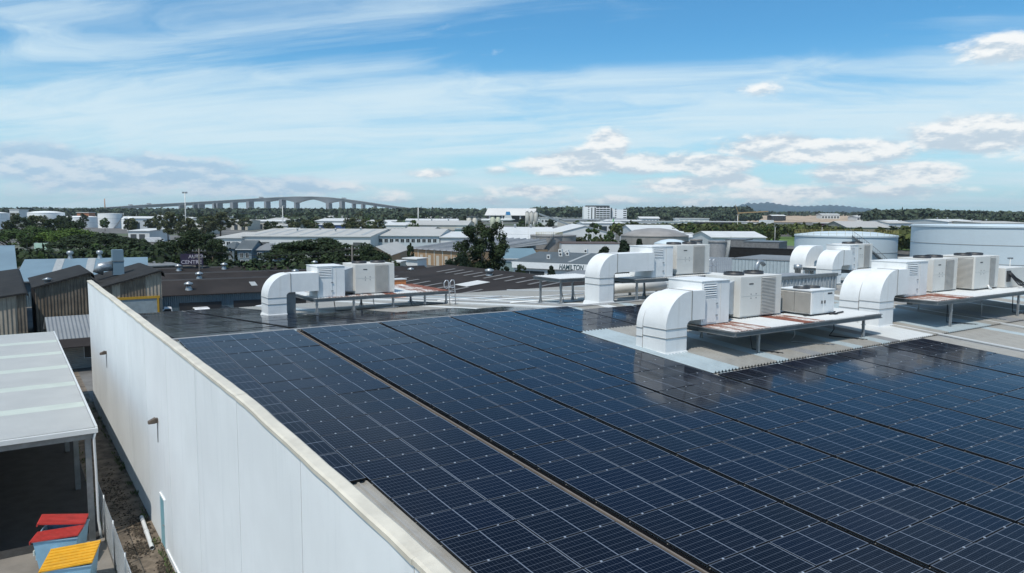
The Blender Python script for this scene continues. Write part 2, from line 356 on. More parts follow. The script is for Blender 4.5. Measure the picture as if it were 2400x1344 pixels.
for m in SEQ:                                  # newer lap of sheets around the plant decks, its lower end stands proud
    if x > WX1-1: break
    key = ('lap', m.name)
    if key not in meshes: meshes[key] = sheet_mesh(-12.95, -5.35, -.045, h=.055).mesh('roof_sheet', m)
    link('roof_sheet', meshes[key], WH, (x, 0, 0)); x += .75
MB().hexa([(14.75, -12.90, roofz(-12.9, -.13)), (WX1-.5, -12.90, roofz(-12.9, -.13)), (WX1-.5, -12.87, roofz(-12.9, -.13)), (14.75, -12.87, roofz(-12.9, -.13))],
          [(14.75, -12.90, roofz(-12.9, -.05)), (WX1-.5, -12.90, roofz(-12.9, -.05)), (WX1-.5, -12.87, roofz(-12.9, -.05)), (14.75, -12.87, roofz(-12.9, -.05))]).build('lap_closure', BLACKP, WH)
rc = MB()
rc.add([(WX0+.2, -.07, GZ-.03), (WX1-.3, -.07, GZ-.03), (WX1-.3, .03, GZ+.004), (WX0+.2, .03, GZ+.004), (WX1-.3, .16, GZ-.05), (WX0+.2, .16, GZ-.05)], [(0, 1, 2, 3), (3, 2, 4, 5)])
rc.build('ridge_cap_or_shade', GREYR, WH)
for xs in (31.0, 37.6, 43.5):                                       # pale flashings running down the slope
    y0, y1 = -28, -5.5
    MB().hexa([(xs, y0, roofz(y0, -.09)), (xs+.16, y0, roofz(y0, -.09)), (xs+.16, y1, roofz(y1, -.03)), (xs, y1, roofz(y1, -.03))], [(xs, y0, roofz(y0, -.03)), (xs+.16, y0, roofz(y0, -.03)), (xs+.16, y1, roofz(y1, .03)), (xs, y1, roofz(y1, .03))]).build('flashing', WHITER, WH)
for xs in (17.2, 24.0, 31.5):
    y0, y1 = .4, 25.5
    MB().hexa([(xs, y0, roofz(y0, -.1)), (xs+.14, y0, roofz(y0, -.1)), (xs+.14, y1, roofz(y1, -.1)), (xs, y1, roofz(y1, -.1))], [(xs, y0, roofz(y0, .0)), (xs+.14, y0, roofz(y0, .0)), (xs+.14, y1, roofz(y1, .0)), (xs, y1, roofz(y1, .0))]).build('flashing', WHITER, WH)
# door and wall lights on the white wall
TEAL = mat('teal_door_paint', (0.22, 0.42, 0.47), 0.5, var=0.08)
dr = MB().box((WX0-.045, .25, .12), (WX0-.004, 1.15, 2.12)).build('door', TEAL, WH)
MB().tube([(WX0-.09, .36, 1.1), (WX0-.09, .46, 1.1)], .018).box((WX0-.09, .39, 1.08), (WX0-.045, .42, 1.12)).build('handle', GALV, dr)
MB().box((WX0-.06, .17, .1), (WX0-.003, .245, 2.2)).box((WX0-.06, 1.155, .1), (WX0-.003, 1.23, 2.2)).box((WX0-.06, .245, 2.125), (WX0-.003, 1.155, 2.2)).build('door_frame', PAINT, dr)
BRNZ = mat('weathered_bronze', (0.10, 0.075, 0.055), 0.6, var=0.25, scale=8)
for yy, zz in ((1.19, 5.17), (18.6, 5.19)):
    w = MB().box((WX0-.10, yy-.09, zz-.09), (WX0-.003, yy+.09, zz+.09)).hexa([(WX0-.36, yy-.11, zz-.10), (WX0-.10, yy-.11, zz-.10), (WX0-.10, yy+.11, zz-.10), (WX0-.36, yy+.11, zz-.10)], [(WX0-.36, yy-.10, zz+.0), (WX0-.10, yy-.11, zz+.12), (WX0-.10, yy+.11, zz+.12), (WX0-.36, yy+.10, zz+.0)]).build('wall_light', BRNZ, WH)
    MB().tube([(WX0-.03, yy, zz-.1), (WX0-.03, yy-.02, zz-.9)], .012, 6).build('thin_tube', BRNZ, w)  # thin bronze tube running down the wall below the light
MB().box((WX0-.05, -8, .0), (WX0-.003, .1, .22)).build('wall_skirting', PAINT, WH)

# ------------------------------------------------------------------ solar arrays
PL, PW, PT = 1.728, 1.038, .035
PITX, PITY = 1.740, 1.058
lam = MB().box((.0062, -PW+.0062, -PT+.004), (PL-.0062, -.0062, -.003)).mesh('solar_panel', CELLS)
fr = MB(); e = .0065
fr.box((0, -e, -PT), (PL, 0, 0)).box((0, -PW, -PT), (PL, -PW+e, 0)).box((0, -PW+e, -PT), (e, -e, 0)).box((PL-e, -PW+e, -PT), (PL, -e, 0))
frm = fr.mesh('frame', FRAME)
clm = MB().box((-.02, -.012, -.02), (.02, .032, .006)).mesh('clamp', CLAMP)
railm = {}
def array(label, cells, slope_front=True, rails=True, group='solar panel blocks on the warehouse roof'):
    """cells: list of (x, y_top_edge, portrait)"""
    xs = [c[0] for c in cells]; ys = [c[1] for c in cells]
    E = Vector((min(xs), min(ys), roofz(min(ys))))
    A = thing('solar_array', label, 'solar array', E, 0, group)
    sl = math.atan(AF) if slope_front else -math.atan(AB); sg = AF if slope_front else -AB
    for cx, cy, por in cells:
        o = link('solar_panel', lam, A); o.rotation_mode = 'ZYX'
        jz = random.uniform(-.004, .004)
        if por:
            y0 = cy-PL*math.cos(sl); o.location = Vector((cx, y0, GZ+y0*sg+jz))-E; o.rotation_euler = (sl, 0, math.pi/2)
        else:
            o.location = Vector((cx, cy, GZ+cy*sg+jz))-E; o.rotation_euler = (sl+random.uniform(-.006, .006), random.uniform(-.005, .005), 0)
        link('frame', frm, o)
        for q in ((.42, 1.31) if slope_front else ()):
            c = link('clamp', clm, o, (q, 0, 0) if not por else (q, .0, 0))
    if rails:
        groups = {}
        for cx, cy, por in cells:
            if not por: groups.setdefault(round(cx, 2), []).append(cy)
        for cx, yy in groups.items():
            for q in (.42, 1.31):
                a, b = min(yy)-PW-.12, max(yy)+(.1 if max(yy) < -1 or not slope_front else -.03)
                MB().hexa([(cx+q-.02, a, GZ+a*sg-.088), (cx+q+.02, a, GZ+a*sg-.088), (cx+q+.02, b, GZ+b*sg-.088), (cx+q-.02, b, GZ+b*sg-.088)],
                          [(cx+q-.02, a, GZ+a*sg-.040), (cx+q+.02, a, GZ+a*sg-.040), (cx+q+.02, b, GZ+b*sg-.040), (cx+q-.02, b, GZ+b*sg-.040)]).build('mounting_rail', CLAMP, A).location = -E
    return A
def block(x0, r0, r1, ytop=-.13, cols=2, s=1):
    return [(x0+c*PITX, ytop-r*PITY*.998, False) for r in range(r0, r1) for c in range(cols)]
BX = [0.02, 3.80, 7.44, 11.05, 14.70, 18.30, 21.92, 25.56]
array('narrow strip of upright solar panels squeezed along the cream topped parapet', [(-1.032, -.13-k*1.740, True) for k in range(9)])
array('first wide block of solar panels next to the strip along the parapet', block(BX[0], 0, 25))
array('second wide block of solar panels counted from the white parapet wall', block(BX[1], 0, 26))
array('third wide block of solar panels counted from the white parapet wall', block(BX[2], 0, 26))
array('fourth wide block of solar panels, its far half touching the open roof by the plant', block(BX[3], 0, 27))
array('short block of solar panels between the ridge and the nearest white duct', block(BX[4], 0, 5)+block(BX[5], 1, 5)+block(BX[6], 1, 5))
LY = -13.22
array('block of solar panels directly below the corner of the open plant roof', block(BX[4], 0, 14, LY))
array('second block of solar panels below the toothed edge of the open roof', block(BX[5], 0, 14, LY))
array('third block of solar panels below the toothed edge, mirroring the white ducts', block(BX[6], 0, 14, LY))
array('rightmost block of solar panels beside bare beige roof sheets', block(BX[7], 0, 13, LY))
GAPFILL = mat('gap_strip_black', (.006, .006, .007), .95, spec=.05)  # black strips added to make the gaps between panel blocks dark
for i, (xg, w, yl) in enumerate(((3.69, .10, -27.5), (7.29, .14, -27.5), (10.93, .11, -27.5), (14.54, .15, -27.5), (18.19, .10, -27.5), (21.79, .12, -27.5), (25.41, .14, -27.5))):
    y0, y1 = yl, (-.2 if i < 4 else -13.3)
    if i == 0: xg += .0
    MB().hexa([(xg, y0, GZ+y0*AF-.10), (xg+w, y0, GZ+y0*AF-.10), (xg+w, y1, GZ+y1*AF-.10), (xg, y1, GZ+y1*AF-.10)], [(xg, y0, GZ+y0*AF-.055), (xg+w, y0, GZ+y0*AF-.055), (xg+w, y1, GZ+y1*AF-.055), (xg, y1, GZ+y1*AF-.055)]).build('tray_or_gap_strip', GAPFILL, WH)
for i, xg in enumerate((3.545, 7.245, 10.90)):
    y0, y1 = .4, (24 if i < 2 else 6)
    MB().hexa([(xg, y0, GZ-y0*AB-.10), (xg+.1, y0, GZ-y0*AB-.10), (xg+.1, y1, GZ-y1*AB-.10), (xg, y1, GZ-y1*AB-.10)], [(xg, y0, GZ-y0*AB-.02), (xg+.1, y0, GZ-y0*AB-.02), (xg+.1, y1, GZ-y1*AB-.02), (xg, y1, GZ-y1*AB-.02)]).build('tray_or_gap_strip', GAPFILL, WH)
MB().hexa([(3.60, -27.5, GZ-27.5*AF-.10), (3.645, -27.5, GZ-27.5*AF-.10), (3.645, -.2, GZ-.2*AF-.10), (3.60, -.2, GZ-.2*AF-.10)], [(3.60, -27.5, GZ-27.5*AF-.03), (3.645, -27.5, GZ-27.5*AF-.03), (3.645, -.2, GZ-.2*AF-.03), (3.60, -.2, GZ-.2*AF-.03)]).build('roof_flashing', mat('brown_flashing', (.17, .14, .115), .7), WH)
def bblock(x0, r0, r1, cols=2): return [(x0+c*PITX, .26+(r+1)*PITY*.997, False) for r in range(r0, r1) for c in range(cols)]
array('block of grey looking solar panels behind the ridge along the parapet', bblock(BX[0], 0, 23)+[(-1.032, .26+(k+1)*1.740, True) for k in range(13)], False)
array('block of solar panels behind the ridge running back to the parked cars', bblock(BX[1], 0, 23), False)
array('block of solar panels behind the ridge in front of the far left white duct', bblock(BX[2], 0, 9), False)
array('low band of solar panels just behind the ridge before the small roof ladder', bblock(BX[3], 0, 5)+bblock(BX[4], 0, 3, 1), False)
# ------------------------------------------------------------------ rooftop plant
def duct_mesh(w, d, hz, Ro, xe, base=True):
    """vertical leg w x d, elbow of outer radius Ro, horizontal run to x = xe; centre of the bend at height hz"""
    s = MB(); cx = Ro; ri = Ro-w; pts_o = [(0, 0), (0, hz)]; pts_i = [(w, 0), (w, hz)]
    for i in range(1, 21):
        a = math.pi-math.pi/2*i/20
        pts_o.append((cx+Ro*math.cos(a), hz+Ro*math.sin(a))); pts_i.append((cx+ri*math.cos(a), hz+ri*math.sin(a)))
    pts_o.append((xe, hz+Ro)); pts_i.append((xe, hz+ri)); n = len(pts_o)
    for y, rev in ((0, False), (d, True)):
        vs = [(x, y, z) for x, z in pts_o]+[(x, y, z) for x, z in pts_i]
        fs = [(i, n+i, n+i+1, i+1) for i in range(n-1)]
        s.add(vs, [tuple(reversed(f)) for f in fs] if rev else fs)
    for pts, rev in ((pts_o, False), (pts_i, True)):
        vs = [(x, 0, z) for x, z in pts]+[(x, d, z) for x, z in pts]
        fs = [(i, i+1, n+i+1, n+i) for i in range(n-1)]
        s.add(vs, [tuple(reversed(f)) for f in fs] if rev else fs, 0, True)
    return s
def slats(s, x0, x1, y, z0, z1, n, dep=.05):
    p = (z1-z0)/n
    for i in range(n):
        z = z0+p*i+.008
        s.hexa([(x0, y-dep, z), (x1, y-dep, z), (x1, y, z+p*.35), (x0, y, z+p*.35)], [(x0, y-dep, z+.012), (x1, y-dep, z+.012), (x1, y, z+p*.75), (x0, y, z+p*.75)])
    return s
def cabinet(T, x0, y0, z0, w, d, h, fans=2, left_coil=False, split=.50):
    b = MB().box((x0, y0, z0), (x0+w, y0+d, z0+h)).build('condenser_cabinet', OFFW, T, bevel=.015)
    g0, g1 = x0+w*split, x0+w*.84
    MB().box((x0+.02, y0-.012, z0+.05), (x0+w*split-.02, y0-.002, z0+h*.50)).build('access_panel', OFFW, b, bevel=.006)
    MB().box((x0+.02, y0-.012, z0+h*.515), (x0+w*split-.02, y0-.002, z0+h-.05)).build('access_panel', OFFW, b, bevel=.006)
    MB().box((g0, y0-.006, z0+.05), (g1, y0-.001, z0+h-.05)).build('coil', mat('coil_dark', (.20, .195, .18), .6), b)
    slats(MB(), g0, g1, y0-.008, z0+.06, z0+h-.06, 26, .035).build('coil_grille', COIL, b)
    MB().box((x0+w*.20, y0-.02, z0+h*.80), (x0+w*.30, y0-.0125, z0+h*.83)).build('nameplate', DARKST, b)
    for i in (.25, .37):
        for k in (.46, .56): MB().box((x0+w*i-.02, y0-.022, z0+h*k-.02), (x0+w*i+.02, y0-.0125, z0+h*k+.02)).build('latch', DARKST, b)
    if left_coil:
        MB().box((x0-.006, y0+.1, z0+.05), (x0-.001, y0+d-.1, z0+h-.05)).build('coil', mat('coil_dark', (.20, .195, .18), .6), b)
        g = MB(); n = 26; p = (h-.12)/n
        for i in range(n):
            z = z0+.06+p*i; g.hexa([(x0-.04, y0+.1, z), (x0-.007, y0+.1, z+p*.35), (x0-.007, y0+d-.1, z+p*.35), (x0-.04, y0+d-.1, z)], [(x0-.04, y0+.1, z+.012), (x0-.007, y0+.1, z+p*.75), (x0-.007, y0+d-.1, z+p*.75), (x0-.04, y0+d-.1, z+.012)])
        g.build('coil_grille', COIL, b)
    for k in range(fans):
        fx, fy, fz = x0+w*(k+.55)/(fans+.1), y0+d*.5, z0+h; r = min(.46, w/fans*.42)
        f = MB().lathe([(r, 0), (r, .13), (r-.03, .13), (r-.03, .02)], (fx, fy, fz), 24).build('fan', DARKST, b)
        q = MB()
        for j in range(5):
            a = j*1.2566; q.hexa([(fx+.05*math.cos(a), fy+.05*math.sin(a), fz+.03), (fx+(r-.04)*math.cos(a), fy+(r-.04)*math.sin(a), fz+.03), (fx+(r-.04)*math.cos(a+.7), fy+(r-.04)*math.sin(a+.7), fz+.07), (fx+.05*math.cos(a+.7), fy+.05*math.sin(a+.7), fz+.07)], [(fx+.05*math.cos(a), fy+.05*math.sin(a), fz+.04), (fx+(r-.04)*math.cos(a), fy+(r-.04)*math.sin(a), fz+.04), (fx+(r-.04)*math.cos(a+.7), fy+(r-.04)*math.sin(a+.7), fz+.08), (fx+.05*math.cos(a+.7), fy+.05*math.sin(a+.7), fz+.08)])
        q.lathe([(.07, .02), (.07, .12), (.0, .12)], (fx, fy, fz), 10)
        for rr in (.15, .27, .38):
            if rr < r: q.lathe([(rr, .128), (rr+.012, .135), (rr, .142)], (fx, fy, fz), 20)
        q.build('fan_blades', BLACKP, f)
    return b
def ac_unit(label, O, zd, two=True, shade=False, plen=(2.26, 3.95), cab=(5.2, 2.9), xdeck=0, leg=1.2, dep=1.3, cab_coil=False, back=None):
    """O: ground point of the duct; zd: deck height above O"""
    T = thing('rooftop_air_conditioner', label, 'air conditioner', O, 0, 'rooftop air conditioners with curved ducts')
    hz = zd+.62; Ro = zd+1.92-hz-.02
    Ro = leg+.22
    hz = zd+1.50-Ro
    d = duct_mesh(leg, dep, hz, Ro, plen[0]-.003).build('duct', WHITEM, T)
    def bands(t, y0, dd, l, x0=0):
        for zb in (hz-.06, hz-.42):
            MB().box((x0-.022, y0-.022, zb), (x0+l+.022, y0+dd+.022, zb+.022)).build('duct_seam', SEAM, t)
        MB().hexa([(x0-.10, y0-.10, -.12), (x0+l+.10, y0-.10, -.12), (x0+l+.10, y0+dd+.10, -.12), (x0-.10, y0+dd+.10, -.12)], [(x0-.025, y0-.025, .13), (x0+l+.025, y0-.025, .13), (x0+l+.025, y0+dd+.025, .13), (x0-.025, y0+dd+.025, .13)]).build('duct_flashing', WHITEM, t)
    bands(d, 0, dep, leg)
    MB().box((Ro+.02, -.02, hz+Ro-leg-.02), (Ro+.05, dep+.02, hz+Ro+.02)).build('duct_seam', SEAM, d)
    if two:
        d2 = two
        o2 = duct_mesh(leg*.95, d2, hz-.06, Ro*.97, plen[0]-.004).build('return_duct_or_shade', WHITEM, T); o2.location = (.0, dep+.05, -.02)
        for zb in (hz-.12, hz-.48): MB().box((-.02, -.0, zb), (leg*.95+.02, d2+.02, zb+.022)).build('duct_seam', SEAM, o2)
        MB().box((-.06, .06, -.12), (leg*.95+.06, d2+.06, .10)).build('duct_flashing', WHITEM, o2)
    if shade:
        MB().box((leg+.003, .25, -.1), (leg+shade, dep, hz+Ro-leg-.02)).build('return_duct_or_shade', GALVD, T)  # dark box added beside the leg, stands for its shaded inner face
    # plenum
    x0, x1 = plen; y0, y1 = .20, .20+1.9; z0, z1 = zd+.02, zd+1.82
    p = MB().box((x0, y0, z0), (x1, y1, z1)).build('plenum_box', WHITEM, T, bevel=.012)
    MB().box((x0-.03, y0-.03, z1+.001), (x1+.03, y1+.03, z1+.03)).build('lid', WHITEM, p)
    lx0, lx1 = x0+.10, x0+(x1-x0)*.50
    MB().box((lx0-.05, y0-.03, z1-.66), (lx1+.05, y0-.002, z1-.60)).box((lx0-.05, y0-.03, z1-.12), (lx1+.05, y0-.002, z1-.06)).box((lx0-.05, y0-.03, z1-.60), (lx0, y0-.002, z1-.12)).box((lx1, y0-.03, z1-.60), (lx1+.05, y0-.002, z1-.12)).build('vent_frame', WHITEM, p)
    MB().box((lx0, y0-.004, z1-.60), (lx1, y0-.001, z1-.12)).build('vent_opening', DARKST, p)
    slats(MB(), lx0, lx1, y0-.004, z1-.595, z1-.125, 5, .04).build('vent_slats', WHITEM, p)
    dd = MB().box((lx0-.03, y0-.025, z0+.08), (lx1+.03, y0-.002, z1-.72)).build('access_door', WHITEM, p, bevel=.006)
    for k in (.25, .75): MB().box((lx1-.02, y0-.05, z0+.08+(z1-.8-z0)*k), (lx1+.10, y0-.026, z0+.14+(z1-.8-z0)*k)).build('hinge', GALV, dd)
    MB().box((lx1+.28, y0-.012, z0+.02), (lx1+.30, y0-.001, z1-.02)).build('panel_seam', OFFW, p)
    # flexible connector
    cx = cab[0]
    MB().hexa([(x1+.002, y0+.35, z0+.30), (cx-.002, y0+.75, z0+.15), (cx-.002, y1+.2, z0+.15), (x1+.002, y1-.1, z0+.30)], [(x1+.002, y0+.35, z1-.30), (cx-.002, y0+.75, z1-.15), (cx-.002, y1+.2, z1-.15), (x1+.002, y1-.1, z1-.30)]).build('connector_duct', mat('connector_grey', (.42, .45, .47), .5), T)
    cabinet(T, cx, .62, zd+.06, cab[1], 2.0, 1.80, 2, cab_coil)
    for q in (.3, cab[1]-.5): MB().box((cx+q, .60, zd+.002), (cx+q+.2, 2.6, zd+.058)).build('skid', GALVD, T)
    return T
def plant_deck(label, x0, x1, y0, y1, zt, legs, rust=(), braces=True, rail_h=.22):
    O = Vector((x0, y0, zt)); T = thing('plant_deck', label, 'platform', O, 0, 'steel decks under the air conditioners')
    W, Dp = x1-x0, y1-y0; n = max(1, int(round(W/.76))); w = W/n
    mesh_c = {}
    for i in range(n):
        m = RUST if (i in rust and rust[i] == 2) else (RUSTY if i in rust else WHITER)
        s = MB(); xs = []
        for k in range(4):
            q = w/4*k; xs += [(q, 0), (q+w*.15, 0), (q+w*.18, .018), (q+w*.225, .018)]
        xs.append((w-.004, 0)); nn = len(xs)
        vs = [(x, .0, z) for x, z in xs]+[(x, Dp, z) for x, z in xs]
        s.add(vs, [(j, j+1, nn+j+1, nn+j) for j in range(nn-1)])
        s.add([(0, 0, -.01), (w-.004, 0, -.01), (w-.004, Dp, -.01), (0, Dp, -.01)], [(3, 2, 1, 0)])
        s.build('deck_sheet', m, T).location = (i*w, 0, -.015)
    def channel(a, b, nx, ny):               # C-channel edge beam, web set back from the flanges
        s = MB(); t = rail_h
        (ax, ay), (bx, by) = a, b; dx, dy = nx*.09, ny*.09
        for z0, z1, o in ((-t, -t+.02, 1), (-.055, -.035, 1), (-t+.02, -.055, .2)):
            s.hexa([(ax, ay, z0), (bx, by, z0), (bx+dx*o, by+dy*o, z0), (ax+dx*o, ay+dy*o, z0)], [(ax, ay, z1), (bx, by, z1), (bx+dx*o, by+dy*o, z1), (ax+dx*o, ay+dy*o, z1)])
        return s.build('edge_beam', GALVD, T)
    channel((0, 0), (W, 0), 0, -1); channel((0, Dp), (W, Dp), 0, 1); channel((0, 0), (0, Dp), -1, 0); channel((W, 0), (W, Dp), 1, 0)
    for i in range(1, int(W/2.2)):
        xx = i*2.2; MB().box((xx-.04, .03, -rail_h), (xx+.04, Dp-.03, -.04)).build('cross_beam', GALVD, T)
    for lx, ly in legs:
        zr = roofz(y0+ly, -.10)-zt
        l = MB().box((lx-.05, ly-.05, zr+.03), (lx+.05, ly+.05, -rail_h)).box((lx-.075, ly-.06, zr+.03+(-rail_h-zr)*.68), (lx+.075, ly+.06, zr+.03+(-rail_h-zr)*.74)).build('leg', GALV, T)
        MB().box((lx-.18, ly-.13, zr), (lx+.18, ly+.13, zr+.03)).hexa([(lx-.16, ly-.02, zr+.03), (lx-.12, ly-.02, zr+.03), (lx-.12, ly+.02, zr+.03), (lx-.16, ly+.02, zr+.03)], [(lx-.07, ly-.02, zr+.28), (lx-.05, ly-.02, zr+.28), (lx-.05, ly+.02, zr+.28), (lx-.07, ly+.02, zr+.28)]).hexa([(lx+.12, ly-.02, zr+.03), (lx+.16, ly-.02, zr+.03), (lx+.16, ly+.02, zr+.03), (lx+.12, ly+.02, zr+.03)], [(lx+.05, ly-.02, zr+.28), (lx+.07, ly-.02, zr+.28), (lx+.07, ly+.02, zr+.28), (lx+.05, ly+.02, zr+.28)]).build('base_plate', GALV, l)
    q = random.Random(int(x0*10)); zr = roofz(y0+1.5, -.02)-zt
    for k in range(3):
        xa = W*(.15+.28*k); MB().tube([(xa, .5, -rail_h-.02), (xa+.05, .5, (zr-rail_h)*.5), (xa+.1, .5+q.uniform(-.2, .3), zr+.06), (xa+q.uniform(.8, 2.2), -.3, roofz(y0-.3, -.0)-zt)], .025, 6).build('thin_tube', GALV if k % 2 else BLACKP, T)
    MB().box((.3, 1.4, -rail_h-.14), (W-.3, 1.7, -rail_h-.04)).build('tray_or_gap_strip', GALVD, T)
    return T
# nearest deck and unit
Z3 = GZ+.28
plant_deck('rust patched white deck under the nearest air conditioner in the middle of the roof', 17.24, 27.66, -11.9, -8.3, Z3, [(1.75, .25), (9.15, .1), (1.75, 3.3), (9.1, 3.3), (5.4, 3.3)], {0: 1, 1: 1, 2: 1, 6: 2, 7: 1})
ac_unit('nearest large white air conditioner with twin curved ducts above the dark panels', (15.10, -10.23, roofz(-10.2, -.09)), Z3-roofz(-10.2, -.09), two=.35, dep=1.27, plen=(2.26, 3.98), cab=(5.2, 2.9))
cu = thing('condensing_unit', 'low boxy white condensing unit at the right end of the nearest deck', 'air conditioner', (23.8, -10.8, Z3+.02))
cb = MB().box((0, 0, .06), (1.75, 1.75, 1.12)).build('casing', WHITEM, cu, bevel=.012)
g = MB(); n = 22
for a, b in ((.06, .85), (.90, 1.69)):
    for i in range(n):
        z = .10+.96*i/n; g.hexa([(-.035, a, z), (-.004, a, z+.014), (-.004, b, z+.014), (-.035, b, z)], [(-.035, a, z+.010), (-.004, a, z+.03), (-.004, b, z+.03), (-.035, b, z+.010)])
g.build('coil_grille', COIL, cb)
MB().box((-.003, .06, .09), (-.001, 1.69, 1.08)).build('coil', mat('coil_dark', (.20, .195, .18), .6), cb)
MB().box((-.03, -.03, 1.121), (1.78, 1.78, 1.16)).build('lid', WHITEM, cb)
for fx in (.48, 1.27):
    f = MB().lathe([(.38, 1.16), (.38, 1.24), (.35, 1.24), (.35, 1.17)], (fx, .88, 0), 24).build('fan', DARKST, cu)
    MB().lathe([(.0, 1.22), (.3, 1.20), (.34, 1.18)], (fx, .88, 0), 12).build('fan_guard', BLACKP, f)
for dx in (.08, .90): MB().box((dx, -.015, .12), (dx+.77, -.002, 1.06)).build('access_panel', WHITEM, cb, bevel=.005)
for dx in (.72, .95): MB().box((dx, -.05, .52), (dx+.05, -.016, .66)).build('handle', DARKST, cb)
MB().box((1.2, -.022, .93), (1.55, -.0155, 1.0)).build('nameplate', DARKST, cb)
for dy in (.15, 1.35): MB().box((-.25, dy, 0), (2.15, dy+.1, .055)).build('skid', BLACKP, cu)
MB().tube([(1.3, -.05, .02), (1.6, -.25, .02), (1.9, -.1, .02), (2.5, .0, .02)], .045, 6).build('cable', BLACKP, cu)
# right deck
Z4 = GZ+.62
plant_deck('long deck at the right edge under a row of cream condenser cabinets', 32.08, 45.6, -12.3, -8.4, Z4, [(1.5, .05), (9.1, .0), (1.5, 3.6), (9.1, 3.6), (5.2, 3.6), (12.8, .1)], {0: 1, 1: 1, 2: 1, 3: 2, 4: 1})
ac_unit('right hand white air conditioner with two fat cream ducts side by side', (29.62, -10.7, roofz(-10.7, -.09)), Z4-roofz(-10.7, -.09), two=1.05, plen=(2.70, 4.9), cab=(6.3, 2.75), leg=1.3, dep=1.08)
c4 = thing('condenser', 'square cream condenser with slatted left side at the right edge', 'air conditioner', (39.12, -10.8, Z4+.02))
cabinet(c4, 0, 0, .06, 2.95, 2.1, 1.86, 2, True, .62)
for q in (.3, 2.4): MB().box((q, 0, 0), (q+.2, 2.1, .058)).build('skid', BLACKP, c4)
MB().tube([(1.6, -.06, .25), (1.6, -.12, .08), (1.75, -.2, .03)], .05, 8).build('drain_pipe', WHITEM, c4)
c5 = thing('condenser', 'low pale cabinet with dark hoses at the far right of the deck', 'air conditioner', (42.5, -11.0, Z4+.02))
MB().box((0, 0, .0), (2.6, 1.8, 1.15)).build('casing', OFFW, c5, bevel=.015)
for k in range(4): MB().tube([(.25+k*.1, -.02, .95), (.35+k*.14, -.25, .6), (.6+k*.3, -.5, .2), (1.2+k*.5, -.6, .04)], .035, 6).build('hose', BLACKP, c5)
MB().box((.15, -.10, .35), (.5, -.002, 1.0)).build('isolator_box', DARKST, c5)
# deck and unit on the ridge
Z2 = GZ+1.15
plant_deck('high deck on the ridge under the middle air conditioner', 23.57, 31.6, .4, 4.0, Z2, [(.2, .1), (7.6, .1), (.2, 3.4), (7.6, 3.4), (4.0, .1), (4.0, 3.4)], {})
plant_deck('small pale deck left of the duct on the ridge', 20.1, 23.3, 3.0, 5.6, Z2+.0, [(.3, .3), (2.8, .3), (.3, 2.3), (2.8, 2.3)], {})
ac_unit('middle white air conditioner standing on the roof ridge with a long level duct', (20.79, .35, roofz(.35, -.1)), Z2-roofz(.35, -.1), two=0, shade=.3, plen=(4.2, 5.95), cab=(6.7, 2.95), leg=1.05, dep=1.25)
# deck and unit far left, behind the ridge
Z1 = GZ-.06
plant_deck('long rust streaked deck far left behind the ridge', 8.37, 17.3, 11.0, 16.4, Z1, [(.15, .1), (2.4, .05), (5.0, .1), (7.2, .1), (8.8, .2), (.2, 5.1), (5.0, 5.1), (8.7, 5.1)], {1: 1, 2: 1, 3: 1, 4: 1, 6: 2, 9: 1, 10: 1, 11: 2})
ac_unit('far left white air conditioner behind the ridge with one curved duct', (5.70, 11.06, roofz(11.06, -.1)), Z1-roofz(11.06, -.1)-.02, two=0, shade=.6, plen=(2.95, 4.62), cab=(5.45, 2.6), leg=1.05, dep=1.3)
# far right pair of units
Z5 = roofz(1.5)+1.1
plant_deck('deck at the back right before the pale blue tank', 44.9, 49.8, .2, 4.2, Z5, [(.3, .1), (3.8, .1), (.3, 3.6), (3.8, 3.6)], {})
ac_unit('back right white air conditioner with rounded hood ducts before the storage tank', (42.4, .1, roofz(.3, -.1)), Z5-roofz(.3, -.1), two=0, plen=(2.4, 3.5), cab=(3.9, 2.2), leg=1.1, dep=1.3)
t5 = thing('duct_elbow', 'lone white hood duct behind the back right air conditioner', 'duct', (45.2, 4.2, roofz(4.2, -.1)))
duct_mesh(1.15, 1.4, 1.55, 1.35, 2.2).build('duct', WHITEM, t5); MB().box((-.06, -.06, -.1), (1.21, 1.46, .12)).build('duct_flashing', WHITEM, t5)
# ladders, gooseneck vents, small roof things
def ladder(label, x, y, h=1.5, w=.42):
    z = roofz(y, -.10); T = thing('roof_ladder', label, 'ladder', (x, y, z))
    for k in (0, w):
        MB().tube([(k, 0, 0), (k-.10, 0, h), (k-.14, .0, h+.12), (k-.30, 0, h+.14), (k-.42, 0, h-.02), (k-.40, 0, h-.30), (k-.24, 0, h-.36), (k-.09, 0, h-.30)], .028, 8).build('stile', CLAMP, T)
    for i in range(4): MB().tube([(-.02-.02*i, 0, .25+.3*i), (w-.02-.02*i, 0, .25+.3*i)], .018, 6).build('rung', CLAMP, T)
    return T
ladder('slim aluminium roof ladder with looped handrails behind the far left deck', 16.6, 9.7, 1.45)
ladder('aluminium ladder hoops on the roof right of the middle air conditioner', 33.6, 3.4, 2.1)
gn = thing('gooseneck_vent', 'shiny steel gooseneck exhaust pipe in front of the grey roof screen', 'vent pipe', (38.0, 3.2, roofz(3.2, -.1)))
MB().tube([(0, 0, 0), (0, 0, 1.45), (.05, 0, 1.7), (.25, 0, 1.9), (.55, 0, 1.87), (.8, 0, 1.65)], .16, 14).build('pipe', GALV, gn)
MB().lathe([(.35, 0), (.17, .25)], (0, 0, -.02), 14).build('flashing_cone', GALV, gn)
vp = thing('round_vent', 'small grey round vent beside the back right hood duct', 'vent pipe', (41.4, 2.2, roofz(2.2, -.1)))
MB().lathe([(.22, 0), (.22, 1.2), (.30, 1.2), (.30, 1.55), (.0, 1.6)], (0, 0, 0), 16).build('pipe', GALV, vp)
RIBG = mat('grey_ribbed_screen', (.40, .43, .445), .5, var=.08, rib=.2, ribaxis=0)
